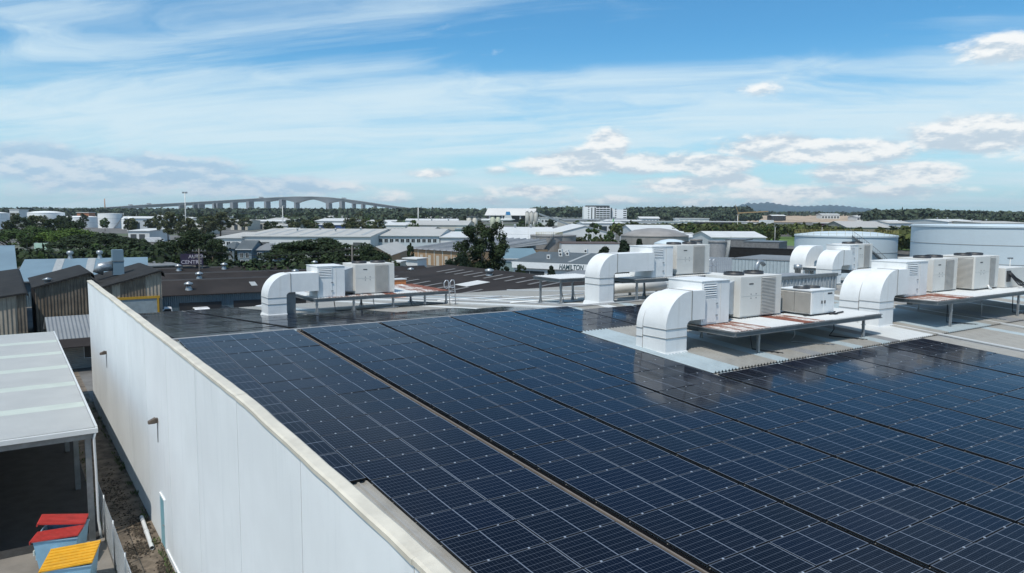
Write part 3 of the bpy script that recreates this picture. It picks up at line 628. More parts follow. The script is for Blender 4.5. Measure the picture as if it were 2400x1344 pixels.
sc1 = thing('roof_screen', 'corrugated grey plant screen behind the nearest air conditioner', 'screen', (32.0, -1.6, roofz(-1.6)))
s = MB(); n = 46; L = 8.3
for i in range(n):
    xx = L*i/n; s.box((xx, 0 if i % 2 else .04, 0), (xx+L/n, .06 if i % 2 else .10, 1.0))
s.build('screen_sheet', RIBG, sc1); MB().box((-.05, -.05, 1.003), (L+.05, .3, 1.2)).build('gutter', GALVD, sc1)
MB().box((0, .11, 0), (L, 3.5, .99)).build('enclosure', GREYR, sc1)
sk = thing('insulated_pipe', 'pale insulated pipe lying under the middle deck', 'pipe', (25.0, 5.6, roofz(5.6)+.55))
MB().tube([(0, 0, 0), (3.0, 0, 0), (6.2, 0, 0)], .32, 16).build('pipe', OFFW, sk)
for q in (.6, 3.0, 5.5): MB().box((q, -.1, -.62), (q+.08, .1, -.33)).build('support', GALVD, sk)
ob = thing('roof_hatch', 'small orange faced box beyond the far left deck', 'roof hatch', (20.0, 25.0, roofz(25)))
MB().box((0, 0, 0), (1.1, .8, 1.5)).build('hatch_box', mat('orange_board', (.50, .17, .06), .7, var=.2), ob)
MB().box((-.05, -.05, 1.501), (1.15, .85, 1.58)).build('hatch_lid', WHITER, ob)
for i, (xx, yy, ln) in enumerate(((19.2, 6.8, 7.5), (20.0, 11.0, 8.5), (18.6, 15.0, 6.0))):
    q = thing('roof_conduit', ['thin white pipe across the beige roof before the ridge deck', 'thin pale pipe halfway up the beige back roof', 'farthest thin pale pipe on the beige back roof'][i], 'pipe', (xx, yy, roofz(yy)+.08))
    MB().tube([(0, 0, 0), (ln, 0, 0)], .05, 8).build('pipe', WHITEM, q)
    for k in range(4): MB().box((.3+k*(ln-.6)/3-.03, -.06, -.08), (.3+k*(ln-.6)/3+.03, .06, -.052)).build('pipe_block', GALVD, q)
# ------------------------------------------------------------------ canopy, bins and fence in the side yard
CANW = mat('canopy_white_sheet', (.46, .46, .44), .45, var=.05, scale=.6, rib=.19, ribaxis=1, grime=.12, dirt=(.45, .44, .40))
CANT = mat('translucent_sheet', (.56, .60, .53), .4, var=.05, scale=1, rib=.19, ribaxis=1)
CX0, CX1, CY0, CY1, CZ = -19.0, -3.73, 2.95, 31.5, 4.75
cn = thing('yard_canopy', 'open sided white canopy with pale translucent roof strips beside the white wall', 'canopy', (CX1, CY0, 0))
yy = CY0; k = 0
def cz(y): return CZ+.02+(y-CY0)*.004
while yy < CY1-.2:
    for ln, m, nm in ((3.9, CANW, 'roof_sheet'), (1.0, CANT, 'skylight_sheet')):
        y1 = min(yy+ln, CY1)
        if y1-yy < .05: continue
        for xa, xb in ((-15.4, -10.3), (-10.3, -5.2), (-5.2, 0.0)):
            MB().hexa([(xa+.004, yy-CY0, cz(yy)), (xb-.004, yy-CY0, cz(yy)), (xb-.004, y1-CY0-.006, cz(y1)), (xa+.004, y1-CY0-.006, cz(y1))],
                      [(xa+.004, yy-CY0, cz(yy)+.03), (xb-.004, yy-CY0, cz(yy)+.03), (xb-.004, y1-CY0-.006, cz(y1)+.03), (xa+.004, y1-CY0-.006, cz(y1)+.03)]).build(nm, m, cn)
        yy = y1
MB().box((-15.4, -.16, CZ-.16), (.10, -.01, CZ+.02)).build('gutter', WHITER, cn)
MB().hexa([(.012, -.01, CZ-.06), (.10, -.01, CZ-.06), (.10, 28.5, CZ+.06), (.012, 28.5, CZ+.06)], [(.012, -.01, CZ+.08), (.10, -.01, CZ+.08), (.10, 28.5, CZ+.20), (.012, 28.5, CZ+.20)]).build('barge_flashing', WHITER, cn)
MB().box((-15.4, .02, CZ-.42), (.0, .14, CZ-.02)).build('beam', GALVD, cn)
MB().box((-.16, .15, CZ-.40), (-.02, 28.4, CZ-.06)).build('beam', GALVD, cn)
for py in (.25, 7.2, 14.2, 21.2, 28.2):
    for px in (-.25, -7.6, -15.0): MB().box((px-.11, py-.11, .0), (px+.11, py+.11, CZ-.43 if py < .5 or px > -1 else CZ-.05)).build('post', GALVD, cn)
MB().tube([(.0, -.10, CZ-.16), (-.05, -.05, CZ-.4), (-.03, -.02, 3.0), (-.03, -.02, .9), (.0, -.10, .55), (.02, -.2, .2)], .05, 10).build('downpipe', WHITER, cn)
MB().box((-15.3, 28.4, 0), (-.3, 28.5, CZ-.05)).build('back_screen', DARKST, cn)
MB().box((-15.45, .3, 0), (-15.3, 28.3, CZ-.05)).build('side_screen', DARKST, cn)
BLUEB = mat('bin_light_blue', (.29, .50, .64), .5, var=.08, scale=3, grime=.3, dirt=(.12, .15, .17))
REDL = mat('bin_red_lid', (.43, .04, .033), .55, var=.14, scale=3, grime=.35, dirt=(.25, .06, .05))
YELL = mat('bin_yellow_lid', (.66, .34, .02), .55, var=.10, scale=3, grime=.35, dirt=(.42, .24, .05))
LABELP = mat('worn_paper_label', (.52, .55, .50), .8, var=.15, scale=9)
def lid(x0, x1, y0, y1, m, T, tilt=0.0, drop=.10, z=1.22):
    s = MB(); n = 7; w = (x1-x0)/n
    for i in range(n):                              # ribs across the lid
        a, b = x0+w*i, x0+w*(i+1); q = w*.22
        for u0, u1, h in ((a, a+q, .0), (a+q, b-q, .03), (b-q, b, .0)):
            s.hexa([(u0, y0, z), (u1, y0, z), (u1, y1, z+drop), (u0, y1, z+drop)], [(u0, y0, z+.05+h), (u1, y0, z+.05+h), (u1, y1, z+drop+.05+h), (u0, y1, z+drop+.05+h)])
    s.box((x0-.03, y0-.04, z-.06), (x1+.03, y0-.001, z+.05))
    o = s.build('lid', m, T); 
    if tilt: o.rotation_euler = (tilt, 0, 0)
    return o
def skip_bin(label, loc, rz, lidm, split):
    T = thing('waste_bin', label, 'bin', loc, rz, 'steel waste bins beside the fence')
    W, D, H = 1.75, 1.45, 1.2
    s = MB()
    for p in ([(-.75, -.60), (.75, -.60), (.87, -.72), (-.87, -.72)], [(.75, -.60), (.75, .62), (.87, .74), (.87, -.72)], [(.75, .62), (-.75, .62), (-.87, .74), (.87, .74)], [(-.75, .62), (-.75, -.60), (-.87, -.72), (-.87, .74)]):
        (ax, ay), (bx, by), (cx, cy), (dx, dy) = p
        s.hexa([(ax, ay, .12), (bx, by, .12), (bx*.97, by*.97, .12), (ax*.97, ay*.97, .12)], [(dx, dy, H), (cx, cy, H), (cx*.96, cy*.96, H), (dx*.96, dy*.96, H)])
    s.box((-.75, -.6, .12), (.75, .62, .16)); s.build('body', BLUEB, T)
    r = MB(); r.box((-.90, -.75, H), (.90, -.68, H+.05)).box((-.90, .70, H), (.90, .77, H+.05)).box((-.90, -.68, H), (-.83, .70, H+.05)).box((.83, -.68, H), (.90, .70, H+.05)); r.build('rim', mat('bin_rim_blue', (.32, .48, .60), .5), T)
    for xx in (-.45, .45): MB().box((xx-.04, -.775, .35), (xx+.04, -.70, 1.15)).build('stiffener', BLUEB, T)
    for sx in (-1, 1): MB().box((sx*.88, -.15, .72), (sx*1.0, .15, .86)).build('lift_pocket', BLUEB, T)
    for xx, yy in ((-.6, -.45), (.6, -.45), (-.6, .45), (.6, .45)): MB().tube([(xx-.04, yy, .07), (xx+.04, yy, .07)], .075, 12).build('wheel', BLACKP, T)
    MB().box((-.86, -.35, .55), (-.845, .25, 1.0)).build('label_sheet', LABELP, T)
    MB().box((.2, -.79, .62), (.7, -.74, .80)).build('label_sheet', LABELP, T)
    if split:
        lid(.03, .92, -.78, .80, lidm, T, .0); o = lid(-.92, -.02, -.78, .80, lidm, T); o.matrix_local = Matrix.Translation((-.04, .8, 1.34)) @ Matrix.Rotation(-.20, 4, 'X') @ Matrix.Rotation(.10, 4, 'Z') @ Matrix.Translation((0, -.8, -1.30))
    else: lid(-.92, .92, -.78, .80, lidm, T)
    return T
skip_bin('light blue steel bin with a split red lid, one half ajar', (-5.12, 1.72, 0), R(-108), REDL, True)
skip_bin('light blue steel bin with a one piece yellow lid', (-4.98, -1.12, 0), R(-104), YELL, False)
fn = thing('chain_link_fence', 'tall chain link fence with bare steel posts between bins and white wall', 'fence', (-3.54, -8, 0))
for q in (1.45, 4.54, 7.78, 10.85, 13.9): MB().tube([(0, q, 0), (0, q, 1.95)], .03, 8).build('post', GALV, fn)
MB().tube([(0, 1.45, 1.80), (0, 13.9, 1.80)], .016, 6).build('rail', GALV, fn)
w = MB(); yy = 1.45
while yy < 13.85:
    for sgn in (1, -1):
        a = (0.02*sgn, yy if sgn > 0 else yy+1.8, .03); b = (0.02*sgn, yy+1.8 if sgn > 0 else yy, 1.8)
        if yy+1.8 < 13.9: w.tube([a, b], .0035, 3, cap=False)
    yy += .085
o = w.build('wire_mesh', GALV, fn); o['kind'] = 'stuff'
pp = thing('drain_pipe', 'loose white drain pipe lying by the wall', 'pipe', (-2.05, 2.6, .11), R(-2))
MB().tube([(0, -1.8, .0), (0, 0, 0), (0, 1.8, 0)], .085, 14, cap=False).tube([(0, -1.8, .0), (0, 0, 0), (0, 1.8, 0)], .075, 14, cap=False).build('pipe', WHITER, pp)
MB().tube([(0, -.1, 0), (0, .12, 0)], .10, 14).build('collar', WHITER, pp)
db = MB()
for i in range(2600):
    c = random.choice([(-2.55, 1.2, .7, .8), (-2.2, 3.4, .5, 1.6), (-2.0, -1.6, .25, 1.2), (-3.1, -.9, .3, .9), (-2.6, 8, .7, 5)])
    xx, yy = random.gauss(c[0], c[2]*.45), random.gauss(c[1], c[3]*.45); q = random.uniform(.012, .05)
    if xx > -1.72 or xx < -3.5: continue
    z = random.uniform(0, .04); db.hexa([(xx-q, yy-q*.6, z), (xx+q, yy-q*.5, z), (xx+q*.7, yy+q, z), (xx-q*.8, yy+q*.6, z)], [(xx-q*.6, yy-q*.3, z+q*.8), (xx+q*.5, yy-q*.4, z+q), (xx+q*.5, yy+q*.5, z+q*.6), (xx-q*.5, yy+q*.3, z+q*.7)])
wd_ = MB()
for i in range(260):
    xx = random.choice([random.uniform(-3.52, -3.3), random.uniform(-1.95, -1.7)]); yy = random.uniform(-7, 30); h = random.uniform(.05, .28); a_ = random.uniform(0, 6.28)
    if random.random() < .5: yy = random.gauss(-2.5, 1.5)
    for k in range(4):
        b_ = a_+k*1.57+random.uniform(-.4, .4); wd_.add([(xx, yy, 0), (xx+math.cos(b_)*h*.4, yy+math.sin(b_)*h*.4, h), (xx+math.cos(b_+.4)*h*.5, yy+math.sin(b_+.4)*h*.5, h*.7)], [(0, 1, 2)])
tag(wd_.build('weeds', mat('weed_green', (.06, .09, .025), .8, var=.3, island=.4)), 'thin green weeds along the fence and wall foot', 'weeds', kind='stuff')
tag(db.build('debris', mat('leaf_litter', (.085, .068, .05), .95, var=.5, scale=12, island=.6)), 'dark leaf litter and rubble along the foot of the white wall', 'debris', kind='stuff')
kb = thing('concrete_kerb', 'low pale concrete kerb in front of the red lidded bin', 'kerb', (-7.6, .7, 0), R(10)); MB().box((-1.2, -.1, 0), (1.2, .1, .14)).build('kerb', CONC, kb)

# ------------------------------------------------------------------ generic buildings
def mk(name, c, **k): return mat(name, c, **k)
WW = mk('white_wall', (.62, .63, .62), var=.05, scale=.3, grime=.15, dirt=(.4, .38, .34))
CW = mk('cream_wall', (.52, .49, .42), var=.06, scale=.3, grime=.15, dirt=(.35, .31, .25))
GW = mk('grey_wall', (.30, .30, .30), var=.1, scale=.3, grime=.3, dirt=(.15, .14, .13))
BW = mk('blue_grey_wall', (.10, .15, .18), var=.1, scale=.5, rib=.25, grime=.2)
TW = mk('tan_brick_wall', (.36, .24, .14), var=.12, scale=3, grime=.1)
DW = mk('dark_wall', (.022, .022, .024), var=.2, scale=.5)
RW = mk('white_metal_roof', (.66, .66, .64), var=.06, scale=.2, rib=.3, grime=.1, dirt=(.5, .48, .44))
RC = mk('cream_metal_roof', (.50, .48, .44), var=.06, scale=.2, rib=.3, grime=.2, dirt=(.36, .33, .28))
RG = mk('grey_metal_roof', (.22, .23, .235), var=.1, scale=.2, rib=.3, grime=.2)
RD = mk('dark_brown_roof', (.032, .027, .025), spec=.15, rough=.85, var=.25, scale=.25, grime=.2, dirt=(.07, .06, .055))
RB = mk('blue_grey_roof', (.16, .235, .285), var=.08, scale=.25)
RT = mk('teal_grey_roof', (.17, .26, .30), var=.08, scale=.25, rib=.3)
RS = mk('slate_roof', (.10, .115, .12), var=.12, scale=.25, rib=.3)
GLASS = mk('dark_window', (.02, .03, .035), rough=.12, var=.2, scale=.5)
DOORD = mk('dark_roller_door', (.025, .04, .05), rough=.5, rib=.12, ribaxis=2)
SKYL = mk('skylight_sheet', (.36, .37, .36), rough=.5)
def along(A, ang, px):                        # point on the line from A in direction ang that bears on photo column px
    d = Vector((math.cos(ang), math.sin(ang), 0)); k = (px-1200)/FPX; v = A-CAMP
    t = (k*v.dot(CF)-v.dot(CR))/(d.dot(CR)-k*d.dot(CF)); return A+d*t
def shed(name, label, cat, a, b, ze, depth, rise, kind='gx', wall=WW, roof=RW, ang=None, feats=(), vents=(), group=None, skyl=(), over=.35, turn=0):
    """a, b: photo positions of the two ends of the front eave (b may be a column only when ang is given)"""
    A = P(a[0], a[1], ze); B = along(A, ang, b if not isinstance(b, tuple) else b[0]) if ang is not None else P(b[0], b[1], ze)
    if ang is None and (A-CAMP).dot(CF) > 185: B = along(A, math.atan2(CR.y, CR.x)+R(turn), b[0])
    d = B-A; d.z = 0; W = d.length; rz = math.atan2(d.y, d.x)
    T = thing(name, label, cat, (A.x, A.y, 0), rz, group)
    D, z = depth, ze
    wv = MB()
    if kind == 'gx':
        vs = [(0,0,0),(W,0,0),(W,D,0),(0,D,0),(0,0,z),(W,0,z),(W,D,z),(0,D,z),(0,D/2,z+rise),(W,D/2,z+rise)]
        wv.add(vs, [(0,1,5,4),(2,3,7,6),(1,2,6,9,5),(3,0,4,8,7)])
        o = over; t = .12; sl = rise/(D/2)
        q = [(-o,-o,z-o*sl+.05),(W+o,-o,z-o*sl+.05),(W+o,D/2,z+rise+.05),(-o,D/2,z+rise+.05)]; q2 = [(-o,D/2,z+rise+.05),(W+o,D/2,z+rise+.05),(W+o,D+o,z-o*sl+.05),(-o,D+o,z-o*sl+.05)]
        rf = MB().slab(q, t).slab(q2, t)
        rz_ = lambda u, v: z+.05+(rise*(v/(D/2)) if v < D/2 else rise*(2-v/(D/2)))
    elif kind == 'gy':
        vs = [(0,0,0),(W,0,0),(W,D,0),(0,D,0),(0,0,z),(W,0,z),(W,D,z),(0,D,z),(W/2,0,z+rise),(W/2,D,z+rise)]
        wv.add(vs, [(0,1,5,8,4),(2,3,7,9,6),(1,2,6,5),(3,0,4,7)])
        o = over; t = .12; sl = rise/(W/2)
        rf = MB().slab([(-o,-o,z-o*sl+.05),(W/2,-o,z+rise+.05),(W/2,D+o,z+rise+.05),(-o,D+o,z-o*sl+.05)], t).slab([(W/2,-o,z+rise+.05),(W+o,-o,z-o*sl+.05),(W+o,D+o,z-o*sl+.05),(W/2,D+o,z+rise+.05)], t)
        rz_ = lambda u, v: z+.05+(rise*(u/(W/2)) if u < W/2 else rise*(2-u/(W/2)))
    elif kind == 'hip':
        h = min(D/2, W*.35)
        wv.add([(0,0,0),(W,0,0),(W,D,0),(0,D,0),(0,0,z),(W,0,z),(W,D,z),(0,D,z)], [(0,1,5,4),(1,2,6,5),(2,3,7,6),(3,0,4,7)])
        o = over
        rf = MB().add([(-o,-o,z),(W+o,-o,z),(W+o,D+o,z),(-o,D+o,z),(h,D/2,z+rise),(W-h,D/2,z+rise)], [(0,1,5,4),(1,2,5),(2,3,4,5),(3,0,4),(3,2,1,0)])
        rz_ = lambda u, v: z+rise*min(1, v/(D/2))
    elif kind == 'arch':
        n = 12; pr = [(W*i/n, z+rise*math.sin(math.pi*i/n)) for i in range(n+1)]
        wv.add([(0,0,0),(W,0,0),(W,D,0),(0,D,0)]+[(x,0,y) for x, y in pr]+[(x,D,y) for x, y in pr], [tuple([0,1]+[4+n-i for i in range(n+1)]), tuple([2,3]+[4+n+1+i for i in range(n+1)]), (1,2,4+2*n+1,4+n), (3,0,4,4+n+1)])
        rf = MB().add([(x,-.3,y+.08) for x, y in pr]+[(x,D+.3,y+.08) for x, y in pr], [(i,i+1,n+2+i,n+1+i) for i in range(n)], 0, True)
        rz_ = lambda u, v: z+.08+rise*math.sin(math.pi*u/W)
    else:                                     # skillion rising to the back, or flat
        wv.add([(0,0,0),(W,0,0),(W,D,0),(0,D,0),(0,0,z),(W,0,z),(W,D,z+rise),(0,D,z+rise)], [(0,1,5,4),(1,2,6,5),(2,3,7,6),(3,0,4,7)])
        o = over; sl = rise/D
        rf = MB().slab([(-o,-o,z-o*sl+.05),(W+o,-o,z-o*sl+.05),(W+o,D+o,z+rise+o*sl+.05),(-o,D+o,z+rise+o*sl+.05)], .12)
        rz_ = lambda u, v: z+.05+rise*v/D
    wo = wv.build('wall', wall, T); ro = rf.build('roof', roof, T)
    if over > .1 and kind in ('gx', 'sk'): MB().box((-over, -over-.12, ze-.20), (W+over, -over-.005, ze-.02)).build('gutter', GALVD if wall in (DW, GW, BW) else WW, T)
    for f in feats:                           # (part name, u0, u1, z0, z1, material) on the front wall, set into a frame
        nm, u0, u1, z0, z1, m = f[:6]
        x0, x1 = u0*W, u1*W
        pn = MB().box((x0, -.03, z0), (x1, -.004, z1)).build(nm, m, T)
        if nm == 'window':
            t = .06
            MB().box((x0-t, -.07, z0-t), (x1+t, -.004, z0-.001)).box((x0-t, -.07, z1+.001), (x1+t, -.004, z1+t)).box((x0-t, -.07, z0), (x0-.001, -.004, z1)).box((x1+.001, -.07, z0), (x1+t, -.004, z1)).box(((x0+x1)/2-.025, -.06, z0), ((x0+x1)/2+.025, -.031, z1)).build('window_frame', WW, pn)
    for u, v, k in vents:
        x, y = u*W, v*D; zz = rz_(x, y)
        MB().lathe([(.45*k, -.1), (.28*k, .45*k), (.28*k, .7*k), (.5*k, .75*k), (.55*k, 1.05*k), (.4*k, 1.3*k), (0, 1.4*k)], (x, y, zz), 12).build('ventilator', GALV, T)
    for u, v, w_, l in skyl:
        x, y = u*W, v*D
        MB().hexa([(x, y, rz_(x, y)+.01), (x+w_, y, rz_(x+w_, y)+.01), (x+w_, y+l, rz_(x+w_, y+l)+.01), (x, y+l, rz_(x, y+l)+.01)], [(x, y, rz_(x, y)+.05), (x+w_, y, rz_(x+w_, y)+.05), (x+w_, y+l, rz_(x+w_, y+l)+.05), (x, y+l, rz_(x, y+l)+.05)]).build('skylight', SKYL, T)
    return T
def wins(n, u0, u1, z0, z1, fill=.6, m=None, name='window'):
    p = (u1-u0)/n; return [(name, u0+p*i+p*(1-fill)/2, u0+p*i+p*(1+fill)/2, z0, z1, m or GLASS) for i in range(n)]

# ------------------------------------------------------------------ old sawtooth sheds at the left
GRIME = mk('grimy_sheet_wall', (.15, .12, .088), var=.3, scale=.8, rib=.3, grime=.85, dirt=(.025, .022, .02))
PALEV = mk('pale_ribbed_wall', (.30, .26, .205), var=.2, scale=.5, rib=.35, grime=.6, dirt=(.10, .10, .10))
BLKR = mk('old_black_roof', (.030, .029, .028), spec=.15, rough=.85, var=.3, scale=.6, grime=.3, dirt=(.09, .085, .08))
def sawtooth(label, x0, x1, y0, y1, zl, zr, wall, extra=None):
    T = thing('sawtooth_shed', label, 'shed', (x0, y0, 0), 0, 'old sawtooth sheds across the yard')
    W, D = x1-x0, y1-y0
    n = max(3, int(W/.75)); w = W/n
    for i in range(n):                        # wall sheets, one by one
        a, b = i*w, (i+1)*w; za, zb = zl+(zr-zl)*a/W, zl+(zr-zl)*b/W; off = random.uniform(0, .03)
        MB().hexa([(a+.006, off, 0), (b-.006, off, 0), (b-.006, off+.04, 0), (a+.006, off+.04, 0)], [(a+.006, off, za), (b-.006, off, zb), (b-.006, off+.04, zb), (a+.006, off+.04, za)]).build('wall_sheet', wall[i % len(wall)], T)
    MB().hexa([(0, .1, 0), (W, .1, 0), (W, D, 0), (0, D, 0)], [(0, .1, zl-.02), (W, .1, zr-.02), (W, D, zr-.02), (0, D, zl-.02)]).build('wall', DW, T)
    s = MB(); pr = [(-.25, zl-.03), (W*.5, (zl+zr)/2+.02), (W-.25, zr+.0), (W+.02, zr-.02), (W+.22, zr-.22), (W+.30, zr-.7)]
    k = len(pr); s.add([(x, -.3, z+.06) for x, z in pr]+[(x, D+.3, z+.06) for x, z in pr], [(i, i+1, k+i+1, k+i) for i in range(k-1)], 0, True)
    s.add([(x, -.3, z+.06) for x, z in pr]+[(x, -.3, z-.10) for x, z in pr], [(i, k+i, k+i+1, i+1) for i in range(k-1)])
    s.build('roof', BLKR, T); return T
sw1 = sawtooth('leftmost sawtooth shed with pale ribbed front and rounded black roof', -13.5, -4.75, 55.2, 92, 4.5, 5.6, [PALEV, PALEV, GRIME, PALEV])
sw2 = sawtooth('middle sawtooth shed with grimy dark front behind the parapet end', -3.9, 1.2, 59.0, 72, 5.8, 7.1, [GRIME])
sw3 = sawtooth('right sawtooth shed with yellow framed roller door', 1.95, 7.5, 56.0, 70, 5.8, 7.25, [GRIME, PALEV, GRIME, GRIME, GRIME, PALEV, PALEV])
YELF = mk('yellow_steel', (.42, .24, .02), var=.1)
MB().box((.9, -.10, 0), (5.0, -.03, 4.35)).build('roller_door', mk('grey_roller_door', (.24, .29, .31), rib=.1, ribaxis=2), sw3)
MB().box((.6, -.16, 4.36), (5.3, -.02, 4.62)).box((5.01, -.16, 0), (5.2, -.02, 4.355)).box((.7, -.16, 0), (.89, -.02, 4.355)).build('door_frame', YELF, sw3)
MB().lathe([(.28, 0), (.28, .3), (.5, .4), (0, .6)], (1.2, 1.2, 6.1), 12).build('ventilator', GALV, sw2)
ch = thing('metal_flue', 'square grey metal flue with an elbow on the right sawtooth shed', 'flue', (4.2, 63, 6.5))
MB().box((-.55, -.55, 0), (.55, .55, 2.8)).build('flue_shaft', RB, ch); MB().box((-.6, -.6, 1.5), (.6, .6, 1.6)).build('flue_band', GALVD, ch)
MB().tube([(-2.0, 0, .2), (-1.7, 0, .9), (-.6, 0, 1.0)], .55, 14).build('flue_elbow', GALV, ch)
shed('blue_shed', 'tall blue grey roof with white edge at the left border', 'shed', (-140, 644), 34, 4.6, 22, 3.5, 'gx', BW, RB, ang=0)
bs = shed('blue_grey_shed', 'long blue grey roofed shed behind the sawtooth sheds with two ventilators', 'shed', (38, 660), (342, 651), 3.7, 24, 2.4, 'gx', BW, RB, vents=((.35, .5, .9), (.60, .5, .9)), skyl=((.24, .03, 1.1, 11), (.50, .03, 1.1, 11), (.74, .03, 1.1, 11)))
shed('awning_building', 'low grey awning with white fascia beside the blue grey shed', 'building', (344, 624), (418, 621), 3.2, 14, .5, 'sk', DW, RG, feats=wins(4, .05, .95, .2, 2.6, .8, DOORD, 'door'))
hs = shed('weatherboard_house', 'small weatherboard cottage with dark tin verandah roof at the end of the alley', 'house', (125, 800), 260, 2.55, 9, 1.5, 'gx', mk('weatherboard', (.34, .33, .30), var=.1, rib=.16, ribaxis=2, grime=.3), RG, ang=0, feats=[('window', .52, .78, .9, 2.1, GLASS)])
MB().slab([(-.3, -2.2, 2.25), (8, -2.2, 2.25), (8, -.36, 2.7), (-.3, -.36, 2.7)], .06).build('verandah_roof', RD, hs)
for q in (0.3, 3.0, 5.8): MB().box((q, -2.1, 0), (q+.1, -2.0, 2.2)).build('verandah_post', WW, hs)
# low dark sheds with parked cars
for i, (dep, lb) in enumerate(((0, 'front row of the long low dark roofed sheds beyond the parked cars'), (12.3, 'middle row of the long low dark roofed sheds'), (24.6, 'back row of the long low dark roofed sheds beneath the fig tree'))):
    T = thing('low_shed', lb, 'shed', (9.5, 72+dep, 0), R(-6), 'long low dark roofed sheds')
    W = 46-dep*.1; D = 12; z = 3.0; rs = 1.15
    MB().add([(0,0,0),(W,0,0),(W,D,0),(0,D,0),(0,0,z),(W,0,z),(W,D,z),(0,D,z),(0,D*.62,z+rs),(W,D*.62,z+rs)], [(0,1,5,4),(2,3,7,6),(1,2,6,9,5),(3,0,4,8,7)]).build('wall', BW, T)
    MB().slab([(-.4,-.5,z-.02),(W+.4,-.5,z-.02),(W+.4,D*.62,z+rs+.06),(-.4,D*.62,z+rs+.06)], .1).slab([(-.4,D*.62,z+rs+.06),(W+.4,D*.62,z+rs+.06),(W+.4,D,z+.06),(-.4,D,z+.06)], .1).build('roof', RD, T)
    MB().hexa([(-.4,D*.62-.25,z+rs+.02),(W+.4,D*.62-.25,z+rs+.02),(W+.4,D*.62+.25,z+rs+.02),(-.4,D*.62+.25,z+rs+.02)], [(-.4,D*.62-.12,z+rs+.2),(W+.4,D*.62-.12,z+rs+.2),(W+.4,D*.62+.12,z+rs+.2),(-.4,D*.62+.12,z+rs+.2)]).build('ridge_cap_or_shade', DW, T)  # black strip stands in for the eave shadow lines between the rows
    if i == 0:
        for k in range(6): MB().box((2.5+k*6.6, -.05, 0), (7.6+k*6.6, -.004, 1.9)).build('opening', DW, T)
    for k in range(5):
        x = random.uniform(2, W-3); y = random.uniform(1, 5); zz = z+rs*y/(D*.62)+.08
        MB().lathe([(.5, -.1), (.3, .45), (.3, .6), (.55, .65), (.55, .9), (0, 1.15)], (x, y+1, zz+.1), 12).build('ventilator', GALV, T)
    for k in range(5):
        x = random.uniform(2, W-3); y = random.uniform(.6, 3)
        MB().hexa([(x, y, z+rs*y/(D*.62)+.03), (x+.8, y, z+rs*y/(D*.62)+.03), (x+.8, y+2.2, z+rs*(y+2.2)/(D*.62)+.03), (x, y+2.2, z+rs*(y+2.2)/(D*.62)+.03)], [(x, y, z+rs*y/(D*.62)+.09), (x+.8, y, z+rs*y/(D*.62)+.09), (x+.8, y+2.2, z+rs*(y+2.2)/(D*.62)+.09), (x, y+2.2, z+rs*(y+2.2)/(D*.62)+.09)]).build('skylight', SKYL, T)
# big black gable roof: the ridge runs away from the viewer, the near slope falls to the left
T = thing('black_roof_shed', 'broad black roof with pale skylight strips beyond the warehouse', 'shed', (51.0, 33, 0))
D, z, rs = 38.0, 2.9, 2.6; WL, WR = 23.0, 20.0
MB().add([(-WL,0,0),(WR,0,0),(WR,D,0),(-WL,D,0),(-WL,0,z),(WR,0,z),(WR,D,z),(-WL,D,z),(0,0,z+rs),(0,D,z+rs)], [(0,1,5,8,4),(2,3,7,9,6),(1,2,6,5),(3,0,4,7)]).build('wall', GW, T)
MB().slab([(-WL-.4,-.4,z),(0,-.4,z+rs+.06),(0,D+.4,z+rs+.06),(-WL-.4,D+.4,z)], .12).slab([(0,-.4,z+rs+.06),(WR+.4,-.4,z),(WR+.4,D+.4,z),(0,D+.4,z+rs+.06)], .12).build('roof', RD, T)
f = lambda x: z+rs*(1+x/WL)+.09
DSK = mk('dull_skylight', (.17, .16, .15), rough=.6)
def strip(x0, x1, y, w, m, nm='skylight'): MB().hexa([(x0, y, f(x0)), (x1, y, f(x1)), (x1, y+w, f(x1)), (x0, y+w, f(x0))], [(x0, y, f(x0)+.04), (x1, y, f(x1)+.04), (x1, y+w, f(x1)+.04), (x0, y+w, f(x0)+.04)]).build(nm, m, T)
for k in range(11): strip(-5.2, -2.2, 6.2+k*2.55, .6, DSK)
for k in range(9): strip(-13.5, -10.2, 8.0+k*3.3, .6, DSK)
strip(-10.0, -6.6, 15.5, 3.0, RW, 'roof_hatch')
for x, y in ((-3.2, 21), (-19, 14)): MB().lathe([(.5, 0), (.35, .4), (.6, .5), (.6, .8), (0, 1.0)], (x, y, f(x)-.05), 12).build('ventilator', GALV, T)
# ------------------------------------------------------------------ middle distance
lw = shed('long_warehouse', 'very long cream warehouse with dark roller doors behind the fig tree', 'warehouse', (566, 553), (868, 551), 6.5, 62, 1.6, 'gx', WW, RC, feats=[('roller_door', .005+k, .075+k, .1, 4.6, DOORD) for k in (.0, .14, .30, .52, .70, .86)], vents=((.3, .3, .8), (.45, .4, .8), (.62, .3, .8), (.8, .4, .8)), skyl=tuple((.06+k*.12, .05, 1.2, 24) for k in range(8)))
shed('long_warehouse', 'lower left wing of the cream warehouse with two small windows', 'warehouse', (506, 557), (565, 555.5), 6.0, 50, 1.0, 'gx', WW, RC, feats=[('window', .42, .56, 3.3, 4.7, GLASS), ('window', .70, .84, 3.3, 4.7, GLASS)])
shed('office_block', 'two storey pale office wing with rows of windows right of the fig tree', 'office building', (870, 552), (1030, 551), 6.4, 58, 1.6, 'gx', mk('pale_blue_wall', (.50, .55, .57), var=.05, scale=.4), RC, feats=wins(11, .1, .97, 4.2, 5.3, .62)+wins(7, .12, .97, .9, 2.5, .6)+[('roller_door', .0, .045, .1, 4, DOORD)])
shed('white_flat_shed', 'low white roofed shed right of the office wing', 'warehouse', (1032, 556), (1098, 553), 6.0, 40, .8, 'sk', WW, RW)
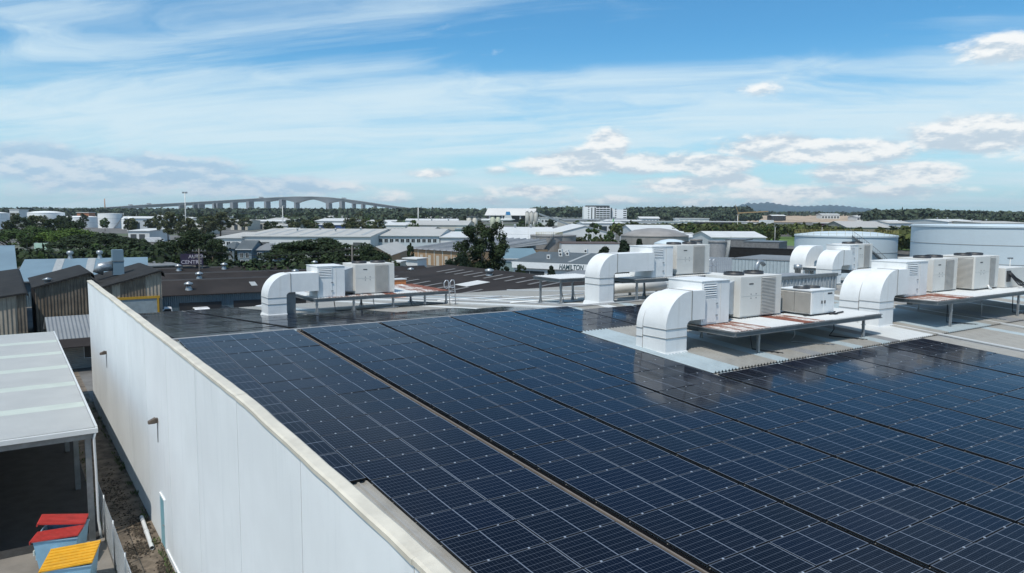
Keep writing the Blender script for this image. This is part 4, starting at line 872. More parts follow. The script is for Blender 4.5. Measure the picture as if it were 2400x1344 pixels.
for i, (a, b, ze, r, lb) in enumerate((((521, 583), (548, 584), 4.2, 1.6, 'left of three small blue grey houses below the long warehouse'), ((556, 584), (589, 584), 4.4, 2.0, 'middle blue grey house with a steep roof below the long warehouse'), ((594, 587), (642, 588), 4.0, 1.6, 'right low blue grey house partly behind the fig tree'))):
    shed('house', lb, 'house', a, b, ze, 10, r, 'hip' if i != 1 else 'gx', mk('blue_board_wall', (.13, .19, .23), var=.1, rib=.2, ribaxis=2), [RS, RS, RG][i], feats=wins(2, .1, .9, 2.2, 3.4, .5)+wins(2, .1, .9, .5, 1.6, .4))
shed('gable_hall', 'tan gabled hall with pale roof peeking right of the fig tree', 'hall', (848, 597), (915, 603), 3.2, 34, 2.0, 'gy', TW, RC)
# tan brick factory with folded pale roof
A = P(957, 583, 4.0); B = P(1112, 592.5, 4.0); dv = B-A; dv.z = 0; W = dv.length
T = thing('folded_roof_factory', 'tan brick factory under a folded pale sawtooth roof beside the gum tree', 'factory', (A.x, A.y, 0), math.atan2(dv.y, dv.x)); D = 26
MB().box((0, 0, 0), (W, D, 3.98)).build('wall', TW, T)
n = 11; w = W/n
for i in range(n):
    MB().hexa([(i*w, -.5, 4.0), (i*w+w*.72, -.5, 4.02), (i*w+w*.72, D, 6.3), (i*w, D, 5.4)], [(i*w, -.5, 4.12), (i*w+w*.72, -.5, 4.35), (i*w+w*.72, D, 6.9), (i*w, D, 5.5)]).build('roof_fold', mk('pale_violet_roof', (.46, .47, .50), var=.06, scale=.4), T)
    MB().hexa([(i*w+w*.73, -.5, 4.0), (i*w+w*.99, -.5, 4.0), (i*w+w*.99, D, 5.4), (i*w+w*.73, D, 6.3)], [(i*w+w*.73, -.5, 4.30), (i*w+w*.99, -.5, 4.1), (i*w+w*.99, D, 5.5), (i*w+w*.73, D, 6.8)]).build('roof_valley', RG, T)
for i in range(7):
    x = .8+i*(W-3)/7; MB().box((x, -.05, 0), (x+.35, -.003, 3.9)).build('pier', CW, T); MB().box((x+1.0, -.04, 0), (x+2.2, -.003, 2.6)).build('door' if i % 2 else 'panel', CW, T)
shed('site_shed', 'small white box shed before the tan brick factory', 'shed', (947, 605), (978, 607), 2.6, 3, .1, 'sk', WW, RW)
shed('site_shed', 'small cream box shed before the tan brick factory', 'shed', (919, 613), (938, 613.5), 2.3, 3, .1, 'sk', CW, RW)
# HAMILTON building
hm = shed('sign_building', 'grey roofed building with dark HAMILTON lettering on its white fascia', 'building', (1204, 613), (1402, 621), 3.7, 24, 1.5, 'gx', WW, RS, feats=[('window', .02, .38, .3, 1.9, GLASS), ('window', .58, .72, .3, 1.6, GLASS)], skyl=((.62, .05, .7, 10), (.86, .05, .7, 10)))
W = (P(1402, 621, 3.7)-P(1204, 613, 3.7)).length
MB().box((-.1, -.55, 2.45), (W+.1, -.50, 3.62)).build('fascia', mk('white_fascia', (.72, .74, .74), var=.03), hm)
def text(name, body, size, m, parent, loc, rot, shear=0.0, ext=.02):
    cu_ = bpy.data.curves.new(name, 'FONT'); cu_.body = body; cu_.size = size; cu_.extrude = ext; cu_.shear = shear; cu_.offset = size*.018
    tmp = bpy.data.objects.new(name, cu_); COL.objects.link(tmp); bpy.context.view_layer.update()
    me = bpy.data.meshes.new_from_object(tmp); bpy.data.objects.remove(tmp); me.materials.append(m)
    o = link(name, me, parent, loc); o.rotation_euler = rot; return o
text('sign_lettering', 'HAMILTON', 1.45, mk('dark_teal_letters', (.02, .06, .075)), hm, (W*.565, -.575, 2.52), (math.pi/2, 0, 0), .22).scale = (.72, 1, 1)
for u, v in ((.26, .45), (.36, .3), (.36, .42), (.42, .34), (.30, .16), (.55, .5)):
    x, y = u*W, v*24; z = 3.7+1.5*y/12+.05
    q = MB().box((x, y, z), (x+.8, y+.5, z+.85)).build('split_air_conditioner', WW, hm); MB().lathe([(.25, 0), (.25, .02), (0, .02)], (0, 0, 0), 12).build('fan', DARKST, q).matrix_local = Matrix.Translation((x+.4, y-.003, z+.42)) @ Matrix.Rotation(R(90), 4, 'X')
shed('teal_shed', 'white walled garage with a teal grey roof left of the lettered building', 'shed', (1160, 606), 1263, 3.4, 16, 1.5, 'sk', WW, RT, ang=R(-30), feats=[('roller_door', .04, .72, .05, 2.6, mk('sage_door', (.20, .28, .28), rib=.15, ribaxis=2))])
shed('grey_annex', 'low flat pale grey annex roof before the lettered building', 'building', (1290, 650), (1400, 655), 2.7, 13, .3, 'sk', WW, RG)
shed('blank_box', 'blank pale box building with a brown topped parapet', 'building', (1316, 571), (1452, 573), 5.6, 12, .05, 'sk', WW, mk('brown_roof', (.10, .06, .04)), over=.1)
# storage tanks
TKW = mk('tank_white', (.82, .82, .80), var=.03, scale=.15, grime=.12, dirt=(.5, .48, .44))
TKB = mk('tank_pale_blue', (.53, .61, .65), var=.04, scale=.15, grime=.12, dirt=(.40, .42, .43))
TKG = mk('tank_grey', (.27, .255, .24), var=.12, scale=.3, grime=.4, dirt=(.16, .13, .11))
TKS = mk('tank_blue_grey', (.22, .27, .30), var=.08, scale=.3, grime=.2)
def tank(label, px0, px1, py, D, m, rise=.06, stair=0, rings=3, rail=False, name='storage_tank', group=None, seam=()):
    c = PD((px0+px1)/2, py, D); r = (px1-px0)/2*D/FPX; h = c.z
    T = thing(name, label, 'tank', (c.x, c.y, 0), math.atan2(CAMP.y-c.y, CAMP.x-c.x), group)   # local x looks at the camera
    MB().lathe([(r, 0), (r, h)], n=64).build('shell', m, T)
    MB().lathe([(r+.08, h+.003), (r+.08, h+.12), (r*.6, h+r*rise*.75), (r*.2, h+r*rise), (0, h+r*rise+.02)], n=64).build('roof', m, T)
    for i in range(1, rings): MB().lathe([(r+.01, h*i/rings), (r+.05, h*i/rings+.03), (r+.01, h*i/rings+.08)], n=64).build('weld_ring', SEAM if m in (TKW, TKB) else m, T)
    MB().lathe([(r+.02, h-.22), (r+.14, h-.2), (r+.14, h-.08), (r+.02, h-.06)], n=64).build('top_angle', m, T)
    if stair:
        s = MB(); n = 30; a0, a1 = stair if isinstance(stair, tuple) else (-.9, .6); prev = None
        for i in range(n+1):
            a = a0+(a1-a0)*i/n; z = h*i/n; c_, s_ = math.cos(a), math.sin(a)
            cur = [(c_*(r+.05), s_*(r+.05), z), (c_*(r+.85), s_*(r+.85), z)]
            if prev:
                s.hexa([prev[0], prev[1], cur[1], cur[0]], [(p[0], p[1], p[2]+.25) for p in (prev[0], prev[1], cur[1], cur[0])])
                s.tube([(prev[1][0], prev[1][1], prev[1][2]+1.1), (cur[1][0], cur[1][1], cur[1][2]+1.1)], .045, 4)
                s.tube([cur[1], (cur[1][0], cur[1][1], cur[1][2]+1.1)], .035, 4)
            prev = cur
        s.build('spiral_stair', GALVD, T)
    if rail:
        s = MB(); n = 40
        for i in range(n):
            a = 2*math.pi*i/n; b = 2*math.pi*(i+1)/n
            s.tube([(math.cos(a)*r, math.sin(a)*r, h), (math.cos(a)*r, math.sin(a)*r, h+1.0)], .03, 4)
            for q in (.5, 1.0): s.tube([(math.cos(a)*r, math.sin(a)*r, h+q), (math.cos(b)*r, math.sin(b)*r, h+q)], .025, 4, cap=False)
        s.build('roof_rail', mk('yellow_rail', (.40, .33, .12)), T)
    for a in seam:
        MB().tube([(math.cos(a)*(r+.25), math.sin(a)*(r+.25), 0), (math.cos(a)*(r+.25), math.sin(a)*(r+.25), h)], .14, 8).build('riser_pipe', mk('tank_pipe_blue', (.13, .17, .20)), T)
    return T
tank('huge pale blue tank cut off by the right picture edge', 2164, 2590, 530, 128, TKB, .02, rings=4, seam=(.92, .28))
tank('wide pale blue tank with a spiral stair and yellow roof rail', 1870, 2092, 552, 150, TKB, .09, stair=(1.35, .12), rings=3, rail=True)
tank('large white tank among trees at the left', 70, 146, 499, 650, TKW, .10, rings=3)
tank('white tank with a diagonal stair left of the tall light mast', 232, 285, 501, 640, TKW, .03, stair=(.2, 1.35), rings=3)
tank('pale grey tank cut off by the left picture edge', -70, 14, 500, 600, TKW, .08, rings=3)
tank('squat pale tank between the two white tanks', 146, 228, 509, 660, TKW, .06, rings=2)
tank('slim white tank with a rounded top right of the stair tank', 285, 297, 513, 600, TKW, .5, rings=2)
tank('second slim white tank with a rounded top by the yard wall', 299, 313, 513, 600, TKW, .6, rings=2)
tank('small blue grey tank beside the brown tank', 1201, 1256, 568, 205, TKS, .02, rings=3)
tank('brown grey tank with a steep stair behind the lettered building', 1256, 1318, 553, 215, TKG, .03, stair=(-.9, .3), rings=3, rail=True)
tank('wide brown grey tank behind its narrower neighbour', 1243, 1350, 552, 245, TKG, .02, rings=2)
tank('broad domed grey tank behind the dark pine', 1456, 1612, 552.5, 238, TKG, .22, rings=3)
tank('low pale cone roofed tank behind the middle air conditioner', 1535, 1612, 571, 168, TKB, .26, rings=2)
tank('small round grey tank against the black netting wall', 1661, 1702, 566, 156, mk('tank_dull_grey', (.28, .28, .28), var=.1), .05, stair=(.3, 1.6), rings=2)
tank('pale round tank beside the black netting at the bund', 1618, 1646, 562, 176, TKG, .1, rings=2)
bw = shed('netting_wall', 'long black netted bund wall in front of the pale blue tank', 'wall', (1638, 578), (1880, 586), 6.6, 1.0, .05, 'sk', mk('black_netting', (.010, .010, .011), rough=.95, var=.4, scale=1.5), mk('black_netting', (.010, .010, .011)), over=.05)
for i, (a, b) in enumerate((((1742, 566), (1826, 568)), ((1700, 561), (1745, 562)))):
    shed('bund_tank', ['dark square steel tank on the bund behind the netting', 'smaller dark square tank behind the netting'][i], 'tank', a, b, 7.6, 7, .05, 'sk', mk('dull_steel_wall', (.17, .17, .17), var=.2, grime=.4), GALVD, over=.1)
shed('white_long_shed', 'bright white long roof above the bund tanks', 'warehouse', (1668, 556), (1795, 558), 6.2, 26, 1.6, 'gx', WW, RW, feats=wins(4, .1, .95, .5, 2.2, .3, DOORD, 'door'))
shed('grey_flat_roof', 'flat mid grey roof behind the middle air conditioner ladder', 'building', (1640, 640), (1722, 642), 5.2, 30, .6, 'sk', GW, RG)
cw = shed('ribbed_parapet_building', 'pale ribbed parapet wall behind the gooseneck pipe', 'building', (1716, 606), (1880, 613), 7.9, 10, .05, 'sk', mk('pale_ribbed_parapet', (.40, .46, .48), var=.06, rib=.45), RG, over=.05)
# white warehouses across the middle
WHs = [((1168, 549), (1300, 551), 6.0, 50, 2.2, 'gx', RW, 'white warehouse roofs left of the brown tank'), ((1160, 561), (1244, 563), 5.2, 24, 1.2, 'gx', RW, 'white low roof directly behind the gum tree'), ((1300, 548), (1442, 547), 6.2, 60, 3.0, 'gy', RW, 'wide white low gable hall behind the palms'),
       ((1482, 541), (1590, 544), 6.0, 40, 2.4, 'gx', RW, 'white roof peeking over the domed tank'), ((1588, 546), (1622, 548), 5.6, 24, .2, 'sk', RW, 'small white and brown shed right of the domed tank'), ((1616, 556), (1668, 558), 5.0, 20, 1.0, 'gx', RW, 'pale cluttered shed left of the bright long roof'),
       ((955, 527), (1096, 526), 7.5, 70, 2.0, 'gx', RC, 'long cream roof with little vents left of the batching plant'), ((944, 541), (1012, 540), 6.5, 40, 1.2, 'gx', RC, 'cream roof just above the office wing'), ((1066, 537), (1098, 538), 5.5, 14, .1, 'sk', RT, 'teal glazed box left of the gum tree'),
       ((900, 528), (950, 528), 6.5, 40, 1.4, 'gx', RW, 'white shed with green gable left of the long cream roof'), ((738, 518), (812, 517), 8, 60, 1.6, 'gx', RW, 'white roofs above the blue fronted shed'), ((745, 527), (800, 528), 6.5, 34, .4, 'sk', RW, 'shed with a deep blue front among gum trees'),
       ((812, 522), (884, 521), 7, 40, 1.2, 'gx', RC, 'cream walled shed behind palm trunks'), ((626, 515), (692, 514), 7.8, 50, 1.4, 'gx', RC, 'cream shed around the shorter light mast'), ((622, 508), (690, 507), 8.5, 60, 1.2, 'gx', RW, 'farther white roof behind the shorter light mast'),
       ((527, 506), (574, 506), 7.5, 40, 2.4, 'arch', RW, 'white arched roof below the bridge piers'), ((540, 518), (580, 518), 7.2, 30, .8, 'gx', RC, 'cream strip roof below the arched roof'), ((455, 511), (500, 511), 7.6, 40, 1.2, 'gx', RC, 'pale roofs right of the tall light mast'),
       ((298, 505), (356, 504), 7.2, 50, 1.2, 'gx', RW, 'white hall with blue tint right of the slim tanks'), ((196, 501), (300, 500), 9, 70, 1.5, 'gx', RW, 'long white roof behind the stair tank'), ((428, 529), (482, 531), 5.5, 24, .8, 'gx', RC, 'cream walls glimpsed through gum trees'),
       ((300, 541), (350, 543), 5.2, 20, .6, 'sk', RW, 'pale workshop with two dark doors below the slim tanks'), ((640, 529), (672, 530), 5.5, 20, .8, 'gx', RC, 'small cream roof above the long warehouse'), ((662, 538), (694, 538), 5.0, 16, .6, 'gx', RW, 'tiny white roof tucked behind a palm'),
       ((2082, 519), (2158, 517), 8.0, 40, 1.0, 'gx', RW, 'white low shed left of the huge tank'), ((2222, 520), (2306, 520), 9.5, 60, 1.6, 'gx', RW, 'white stepped hall above the huge tank'), ((2300, 523), (2420, 522), 9.0, 60, 1.0, 'gx', RC, 'pale long roof at the right edge above the huge tank')]
for i, (a, b, ze, dp, rs, kd, rf, lb) in enumerate(WHs):
    wl = WW if rf is RW else CW
    if lb.startswith('shed with a deep'): wl = mk('deep_blue_wall', (.05, .10, .24), var=.1)
    if 'teal' in lb: wl = mk('teal_glass_wall', (.22, .34, .33), rough=.3)
    ft = wins(2, .1, .95, .1, ze*.6, .5, DOORD, 'roller_door') if i % 2 == 0 and 'dark doors' not in lb else (wins(2, .05, .85, .1, 3.6, .7, DOORD, 'roller_door') if 'dark doors' in lb else wins(5, .05, .95, ze*.45, ze*.7, .5))
    shed('warehouse', lb, 'warehouse', a, b, ze, dp, rs, kd, wl, rf, feats=ft, group=None, vents=((.3, .45, 1.0), (.6, .45, 1.0)) if kd == 'gx' and dp > 45 else ())
shed('grey_long_shed', 'long weathered grey shed before the dark wood at right', 'shed', (1985, 533), (2085, 536), 7.0, 34, 3.2, 'gx', mk('weathered_wall', (.30, .28, .25), var=.1, rib=.4), mk('weathered_roof', (.46, .44, .41), var=.08, rib=.4))
# batching plant silos
def silo(label, px, D, py, n, m):
    c = PD(px, py, D); T = thing('silo_cluster', label, 'silo', (c.x, c.y, 0), math.atan2(CAMP.y-c.y, CAMP.x-c.x)+math.pi/2)
    for i in range(n):
        x = (i-(n-1)/2)*3.6; h = c.z
        MB().lathe([(.3, h*.32), (1.7, h*.48), (1.7, h*.94), (.5, h), (0, h)], (x, 0, 0), 16).build('silo', m, T)
        for sx, sy in ((-1.4, -1.4), (1.4, -1.4), (1.4, 1.4), (-1.4, 1.4)): MB().tube([(x+sx, sy, 0), (x+sx, sy, h*.5)], .16, 6).build('silo_leg', m, T)
    MB().box((-n*1.8, -1.9, c.z+.2), (n*1.8, 1.9, c.z+.35)).build('walkway', GALV, T)
    for i in range(5): MB().tube([(-n*1.8+i*n*.9, -1.9, c.z+.35), (-n*1.8+i*n*.9, -1.9, c.z+1.4)], .07, 4).build('rail_post', GALV, T)
    return T
silo('cream twin concrete silos with bare top frame left of the gum tree', 1106, 480, 509, 2, CW)
silo('pale green concrete silos with a yellow stripe behind the gum tree', 1161, 500, 507, 2, mk('pale_green_silo', (.48, .50, .38), var=.08))
s3 = silo('tall grey cement silos with a conveyor sloping down to the right', 1246, 620, 496, 3, mk('cement_grey', (.47, .46, .42), var=.06))
MB().hexa([(6, -1, 13.0), (38, -1, 1.5), (38, 1, 1.5), (6, 1, 13.0)], [(6, -1, 14.6), (38, -1, 3.0), (38, 1, 3.0), (6, 1, 14.6)]).build('conveyor', GALV, s3)
# apartment block
c = PD(1368, 485, 900); c2 = PD(1470, 487, 900); dv = c2-c; dv.z = 0; W = dv.length; H = c.z
ap = thing('apartment_block', 'white nine storey apartment block with dark stair slots on the skyline', 'apartment building', (c.x, c.y, 0), math.atan2(dv.y, dv.x))
DKG = mk('apartment_dark', (.05, .055, .06), rough=.4)
for u0, u1, hh, nm in ((0, .25, H, 'wing'), (.26, .62, H-.2, 'wing'), (.62, .70, H-2, 'wing'), (.70, 1.0, H-3.2, 'wing')): MB().box((u0*W, (u0 > .6)*2.5, 0), (u1*W-.05, 16, hh)).build(nm, mk('apartment_white', (.84, .84, .84), var=.02), ap)
for u in (.175, .255, .625): MB().box((u*W, -.15, 1), (u*W+1.3, -.01 if u < .6 else 2.49, H-1)).build('stair_slot', DKG, ap)
fl = H/9
for k in range(9):
    for u0, u1 in ((.29, .36), (.37, .44), (.45, .52), (.53, .60)):
        w_ = MB().box((u0*W, -.02, k*fl+1.0), (u1*W, -.006, k*fl+2.5)).build('window', DKG, ap)
        MB().box((u0*W, -1.2, k*fl+.1), (u1*W, -.03, k*fl+.9)).build('balcony', mk('apartment_white', (.84, .84, .84)), w_)
    for u0, u1 in ((.10, .13),): MB().box((u0*W, -.02, k*fl+1.2), (u1*W, -.006, k*fl+2.3)).build('window', DKG, ap)
    for u0, u1 in ((.73, .76), (.92, .99)): MB().box((u0*W, 2.48, max(0, k*fl-2)+1.0), (u1*W, 2.494, max(0, k*fl-2)+2.3)).build('window', DKG, ap)
MB().box((.05*W, 2, H+.003), (.6*W, 12, H+1.6)).build('plant_room', DKG, ap)
# hangar
c = PD(1140, 489, 1250); c2 = PD(1258, 489, 1250); dv = c2-c; dv.z = 0; W = dv.length; H = c.z
hg = thing('hangar', 'large white hangar with a blue round emblem on the skyline', 'hangar', (c.x, c.y, 0), math.atan2(dv.y, dv.x))
HGR = mk('hangar_white', (.62, .60, .57), var=.04, scale=.05)
MB().box((0, 22, 0), (W, 70, H)).build('hall', HGR, hg)
MB().slab([(-3, 0, H-11), (W*.97, 0, H-11), (W, 22, H+.4), (2, 22, H+.4)], .8).build('sloped_roof', HGR, hg)
for u in (.05, .3, .66, .92): MB().box((u*W, 2, 0), (u*W+2.5, 5, H-11.9)).build('column', HGR, hg)
MB().box((0, 21.2, 0), (W, 21.9, H-12)).build('hangar_door', DW, hg)
tf = thing('aircraft_tail', 'white tail fin with a blue tip before the hangar', 'aircraft', tuple(PD(1189, 500, 1150))); tf.location.z = 0
MB().add([(-6, 0, 4), (8, 0, 4), (4, 0, 17), (-2, 0, 17), (-6, .6, 4), (8, .6, 4), (4, .6, 17), (-2, .6, 17)], [(0,1,2,3),(7,6,5,4),(0,4,5,1),(1,5,6,2),(2,6,7,3),(3,7,4,0)]).build('fin', WW, tf)
MB().add([(-2, -.05, 12), (5, -.05, 12), (4, -.05, 17.1), (-2, -.05, 17.1), (-2, .65, 12), (5, .65, 12), (4, .65, 17.1), (-2, .65, 17.1)], [(0,1,2,3),(7,6,5,4),(0,4,5,1),(1,5,6,2),(2,6,7,3),(3,7,4,0)]).build('fin_tip', mk('fin_blue', (.03, .22, .48)), tf)
MB().tube([(-40, .3, 4), (-20, .3, 4.2), (4, .3, 4.4), (12, .3, 5)], [2, 2.1, 2, .4], 12).build('fuselage', WW, tf); tf.rotation_euler = (0, 0, R(-32))
# other far buildings
FAR = [((1268, 512), (1315, 512), 8.5, 30, .4, 'sk', 'white two level terminal building right of the cement silos', 900), ((1432, 519), (1540, 520), 5.5, 14, .1, 'sk', 'long pale low roof left of the apartment car park', 700), ((1544, 520), (1640, 520.5), 6.2, 20, .1, 'sk', 'long low white roof under the skyline wood', 800), ((1640, 521), (1762, 521.5), 6.6, 24, .1, 'sk', 'long white roof with a black front on the far road', 700),
       ((1592, 513), (1662, 513.5), 9, 30, .5, 'sk', 'white plant boxes on the far long roof', 800), ((1748, 525), (1806, 525), 6.0, 16, .1, 'sk', 'black fronted shed ending in a white block', 600), ((1500, 512), (1545, 512), 9.5, 20, 1, 'gx', 'cream houses under the skyline wood', 900),
       ((1922, 524), (1962, 524), 6.2, 14, .1, 'sk', 'maroon and turquoise sign wall by the far road', 620), ((2008, 508), (2062, 508), 11, 40, 1, 'gx', 'pale far shed at the foot of the hills', 1500), ((1926, 503), (1968, 503), 14, 30, 1, 'gx', 'white far houses above the bare earth field', 1700), ((1810, 506), (1842, 506), 12, 30, 1, 'gx', 'dark framed far building at the left end of the bare field', 1500),
       ((22, 492), (44, 492), 15, 20, .1, 'sk', 'pair of small white towers at the far left', 1000), ((55, 491), (85, 491), 17, 20, 1, 'gx', 'red brick works on the left skyline', 1600), ((95, 490), (142, 490), 18, 20, 1, 'gx', 'long brown works with dark roofs on the left skyline', 1700),
       ((180, 499), (208, 500), 9, 12, .1, 'sk', 'orange framed crane stand behind the white tanks', 800)]
for a, b, ze, dp, rs, kd, lb, D in FAR:
    c = PD(a[0], a[1], D); c2 = PD(b[0], b[1], D)
    wl, rf = (WW, RW)
    if 'red brick' in lb or 'brown works' in lb: wl, rf = mk('red_brick_far', (.32, .15, .10), var=.2), RS
    if 'maroon' in lb: wl = mk('maroon_panel', (.09, .02, .04))
    if 'orange' in lb: wl = mk('orange_frame', (.42, .17, .09))
    if 'black front' in lb or 'dark framed' in lb: wl = DW
    T = thing('far_building', lb, 'building', (c.x, c.y, 0), math.atan2(c2.y-c.y, c2.x-c.x)); W = math.hypot(c2.x-c.x, c2.y-c.y); H = max(3.0, c.z)
    MB().box((0, 0, 0), (W, dp, H)).build('wall', wl, T)
    if kd == 'gx': MB().slab([(-1, -1, H), (W+1, -1, H), (W+1, dp/2, H+rs*2), (-1, dp/2, H+rs*2)], .4).slab([(-1, dp/2, H+rs*2), (W+1, dp/2, H+rs*2), (W+1, dp+1, H), (-1, dp+1, H)], .4).build('roof', rf, T)
    else: MB().box((-.6, -.6, H+.003), (W+.6, dp+.6, H+.6)).build('roof', rf, T)
    nw = 6
    for k in range(nw): MB().box((W*(k+.2)/nw, -.12, H*.45), (W*(k+.75)/nw, -.01, H*.75)).build('window', DKG, T)
    if 'maroon' in lb: MB().box((W*.55, -.3, 1), (W*.9, -.13, H)).build('sign_panel', mk('turquoise_panel', (.12, .42, .48)), T)
    if 'white block' in lb: MB().box((W*.8, -.5, 0), (W*1.12, dp+.5, H+3)).build('end_block', WW, T)
# ------------------------------------------------------------------ bridge
BC = mk('bridge_concrete', (.26, .27, .28), var=.06, scale=.02)
Db = 2300.0
prof = [(150, 493), (215, 489.5), (330, 481.5), (430, 476.3), (500, 472.2), (560, 468.8), (610, 465.8), (650, 463.6), (690, 462.2), (730, 462), (770, 463.8), (810, 468), (850, 473.5), (890, 479.5), (930, 485), (965, 489.5)]
xs = np.array([p[0] for p in prof], float); ys = np.array([p[1] for p in prof], float)
def topy(px): return float(np.interp(px, xs, ys))
def botd(px):                                  # girder depth in photo units, haunched over the main piers
    d = 5.6
    for c0, hw in ((693, 37), (765, 37)):
        d = max(d, 5.6+8.5*max(0, 1-abs(px-c0)/hw)**1.7)
    for c0 in (622, 829): d = max(d, 5.6+2.5*max(0, 1-abs(px-c0)/30)**1.5)
    return d
br = thing('river_bridge', 'long grey motorway bridge arching over the skyline', 'bridge', tuple(PD(730, 500, Db))); org = br.location.copy(); org.z = 0; br.location = org
n = 160
for k, (back, nm) in enumerate(((0, 'girder'), (30, 'girder'))):
    s = MB(); pv = None
    for i in range(n+1):
        px = 150+(965-150)*i/n; t = PD(px, topy(px), Db)-org; b = PD(px, topy(px)+botd(px), Db)-org; off = CF*back; off.z = 0; dpt = CF*14; dpt.z = 0
        cur = [t+off, t+off+dpt, b+off+dpt*.75, b+off+dpt*.25]
        if pv:
            o = len(s.v); s.v += [tuple(v) for v in pv+cur]; s.f += [(o, o+4, o+5, o+1), (o+3, o+2, o+6, o+7), (o, o+3, o+7, o+4), (o+1, o+5, o+6, o+2)]; s.mi += [0]*4; s.sm += [False]*4
        pv = cur
    s.build(nm, BC, br)
    s = MB()
    for i in range(n):
        p0, p1 = 150+(965-150)*i/n, 150+(965-150)*(i+1)/n; off = CF*(back-.3); off.z = 0
        a, b = PD(p0, topy(p0), Db)-org+off, PD(p1, topy(p1), Db)-org+off
        s.add([a, b, b+Vector((0, 0, 1.6)), a+Vector((0, 0, 1.6)), a+CF*.5, b+CF*.5, b+CF*.5+Vector((0, 0, 1.6)), a+CF*.5+Vector((0, 0, 1.6))], [(0,1,2,3), (7,6,5,4), (3,2,6,7)])
    s.build('parapet', mk('bridge_parapet', (.36, .37, .37)), br)
for px, w in ((420, 4), (452, 4), (465, 4), (499, 5), (508, 4), (542, 9), (580, 9), (621, 6), (657, 9), (691, 5.5), (767, 9), (798, 8), (826, 4), (848, 5), (876, 4), (905, 3)):
    w *= .8; a, b = PD(px-w/2, topy(px)+botd(px)-.5, Db)-org, PD(px+w/2, topy(px)+botd(px)-.5, Db)-org; dpt = CF*44; dpt.z = 0
    z0 = a.z; ln = lambda v: Vector((v.x, v.y, 0))
    MB().hexa([ln(a), ln(b), ln(b+dpt), ln(a+dpt)], [a, b, b+dpt, a+dpt]).build('pier', BC, br)
TRK = {306: 'distant truck leftmost on the bridge approach', 349: 'distant truck on the bridge above the left trees', 612: 'distant truck high on the bridge left of the crown', 806: 'distant truck on the bridge right of the crown'}
for i, px in enumerate(TRK):
    q = PD(px, topy(px)-.6, Db-1); v = thing('far_truck', TRK[px], 'truck', tuple(q), math.atan2(CR.y, CR.x), 'trucks on the bridge')
    MB().box((-7, 0, 1), (4, 3, 4.4)).box((4.3, .2, .8), (6.8, 2.8, 3.4)).build('body', mk('truck_grey', (.35, .36, .37)), v)
# ------------------------------------------------------------------ masts, poles, cranes
def mast(label, px, ptop, D, r=.18, head=True, m=None, name='light_mast', cat='light mast'):
    c = PD(px, ptop, D); T = thing(name, label, cat, (c.x, c.y, 0), math.atan2(CR.y, CR.x))
    MB().tube([(0, 0, 0), (0, 0, c.z*.5), (0, 0, c.z)], [r*1.6, r*1.3, r], 8).build('pole', m or mk('mast_white', (.6, .6, .57)), T)
    if head:
        h = MB().tube([(-r*6, 0, c.z), (r*6, 0, c.z)], r*.8, 6).build('head_frame', GALV, T)
        for k in (-5, -2, 2, 5): MB().box((k*r-r, -r*1.5, c.z+.2*r), (k*r+r, r*1.5, c.z+3*r)).build('lamp', GALV, h)
    return T
mast('tall white floodlight mast rising above the bridge', 433, 453, 430, .24)
mast('shorter floodlight mast over the cream shed', 662, 484, 480, .24)
mast('bare white mast left of the batching plant', 980, 487, 600, .35, False)
mast('thin pale pole before the gum tree', 1178, 522, 190, .09, False)
mast('thin pole behind the blue grey tank', 1238, 538, 240, .07, False)
mast('slim pole standing in the green mangroves', 1729, 505, 480, .16, True)
mast('thin lamp pole by the bare field', 1817, 533, 330, .09, True)
mast('thin lamp pole over the spiral stair tank', 1927, 533, 180, .05, False)
mast('thin grey pole at the huge tank', 2368, 607, 62, .035, True)
mast('lattice mast on the left skyline', 245, 466, 1500, .9, False, mk('mast_orange', (.35, .2, .12)))
sl_ = thing('street_light', 'curved street light before the left trees', 'street light', tuple(P(65, 602, 0)))
MB().tube([(0, 0, 0), (0, 0, 6.2), (.3, 0, 6.9), (1.1, 0, 7.1)], .09, 8).build('pole', GALV, sl_); MB().box((1.0, -.15, 7.0), (1.7, .15, 7.15)).build('lamp', GALV, sl_)
def pole(label, px, ptop, D):
    c = PD(px, ptop, D); T = thing('power_pole', label, 'power pole', (c.x, c.y, 0), math.atan2(CR.y, CR.x), 'timber power poles')
    w = mk('pole_timber', (.10, .09, .08)); MB().tube([(0, 0, 0), (0, 0, c.z)], [.18, .12], 8).build('pole', w, T)
    for z in (c.z-.5, c.z-1.5):
        x_ = MB().box((-1.1, -.06, z), (1.1, .06, z+.12)).build('cross_arm', w, T)
        for q in (-1, -.4, .4, 1): MB().lathe([(.05, .12), (.08, .2), (.03, .3), (0, .3)], (q, 0, z), 8).build('insulator', GALV, x_)
    return T
p1 = pole('timber power pole by the red lettered sign', 466, 583, 122); p2 = pole('timber power pole in front of the fig tree', 825, 577, 112)
cw_ = thing('power_line', 'thin dark power lines between the timber poles', 'power line', (0, 0, 0))
for q in (-1, .4, 1):
    a, b = p1.location+Vector((q*.8, q*-.5, PD(466, 583, 122).z-.3)), p2.location+Vector((q*.8, q*-.5, PD(825, 577, 112).z-.3)); e_ = a+(a-b)*1.2
    pts = [e_.lerp(a, i/6)-Vector((0, 0, 1.2*4*(i/6)*(1-i/6))) for i in range(6)]+[a.lerp(b, i/8)-Vector((0, 0, 1.0*4*(i/8)*(1-i/8))) for i in range(9)]
    MB().tube(pts, .02, 4).build('wire', BLACKP, cw_)
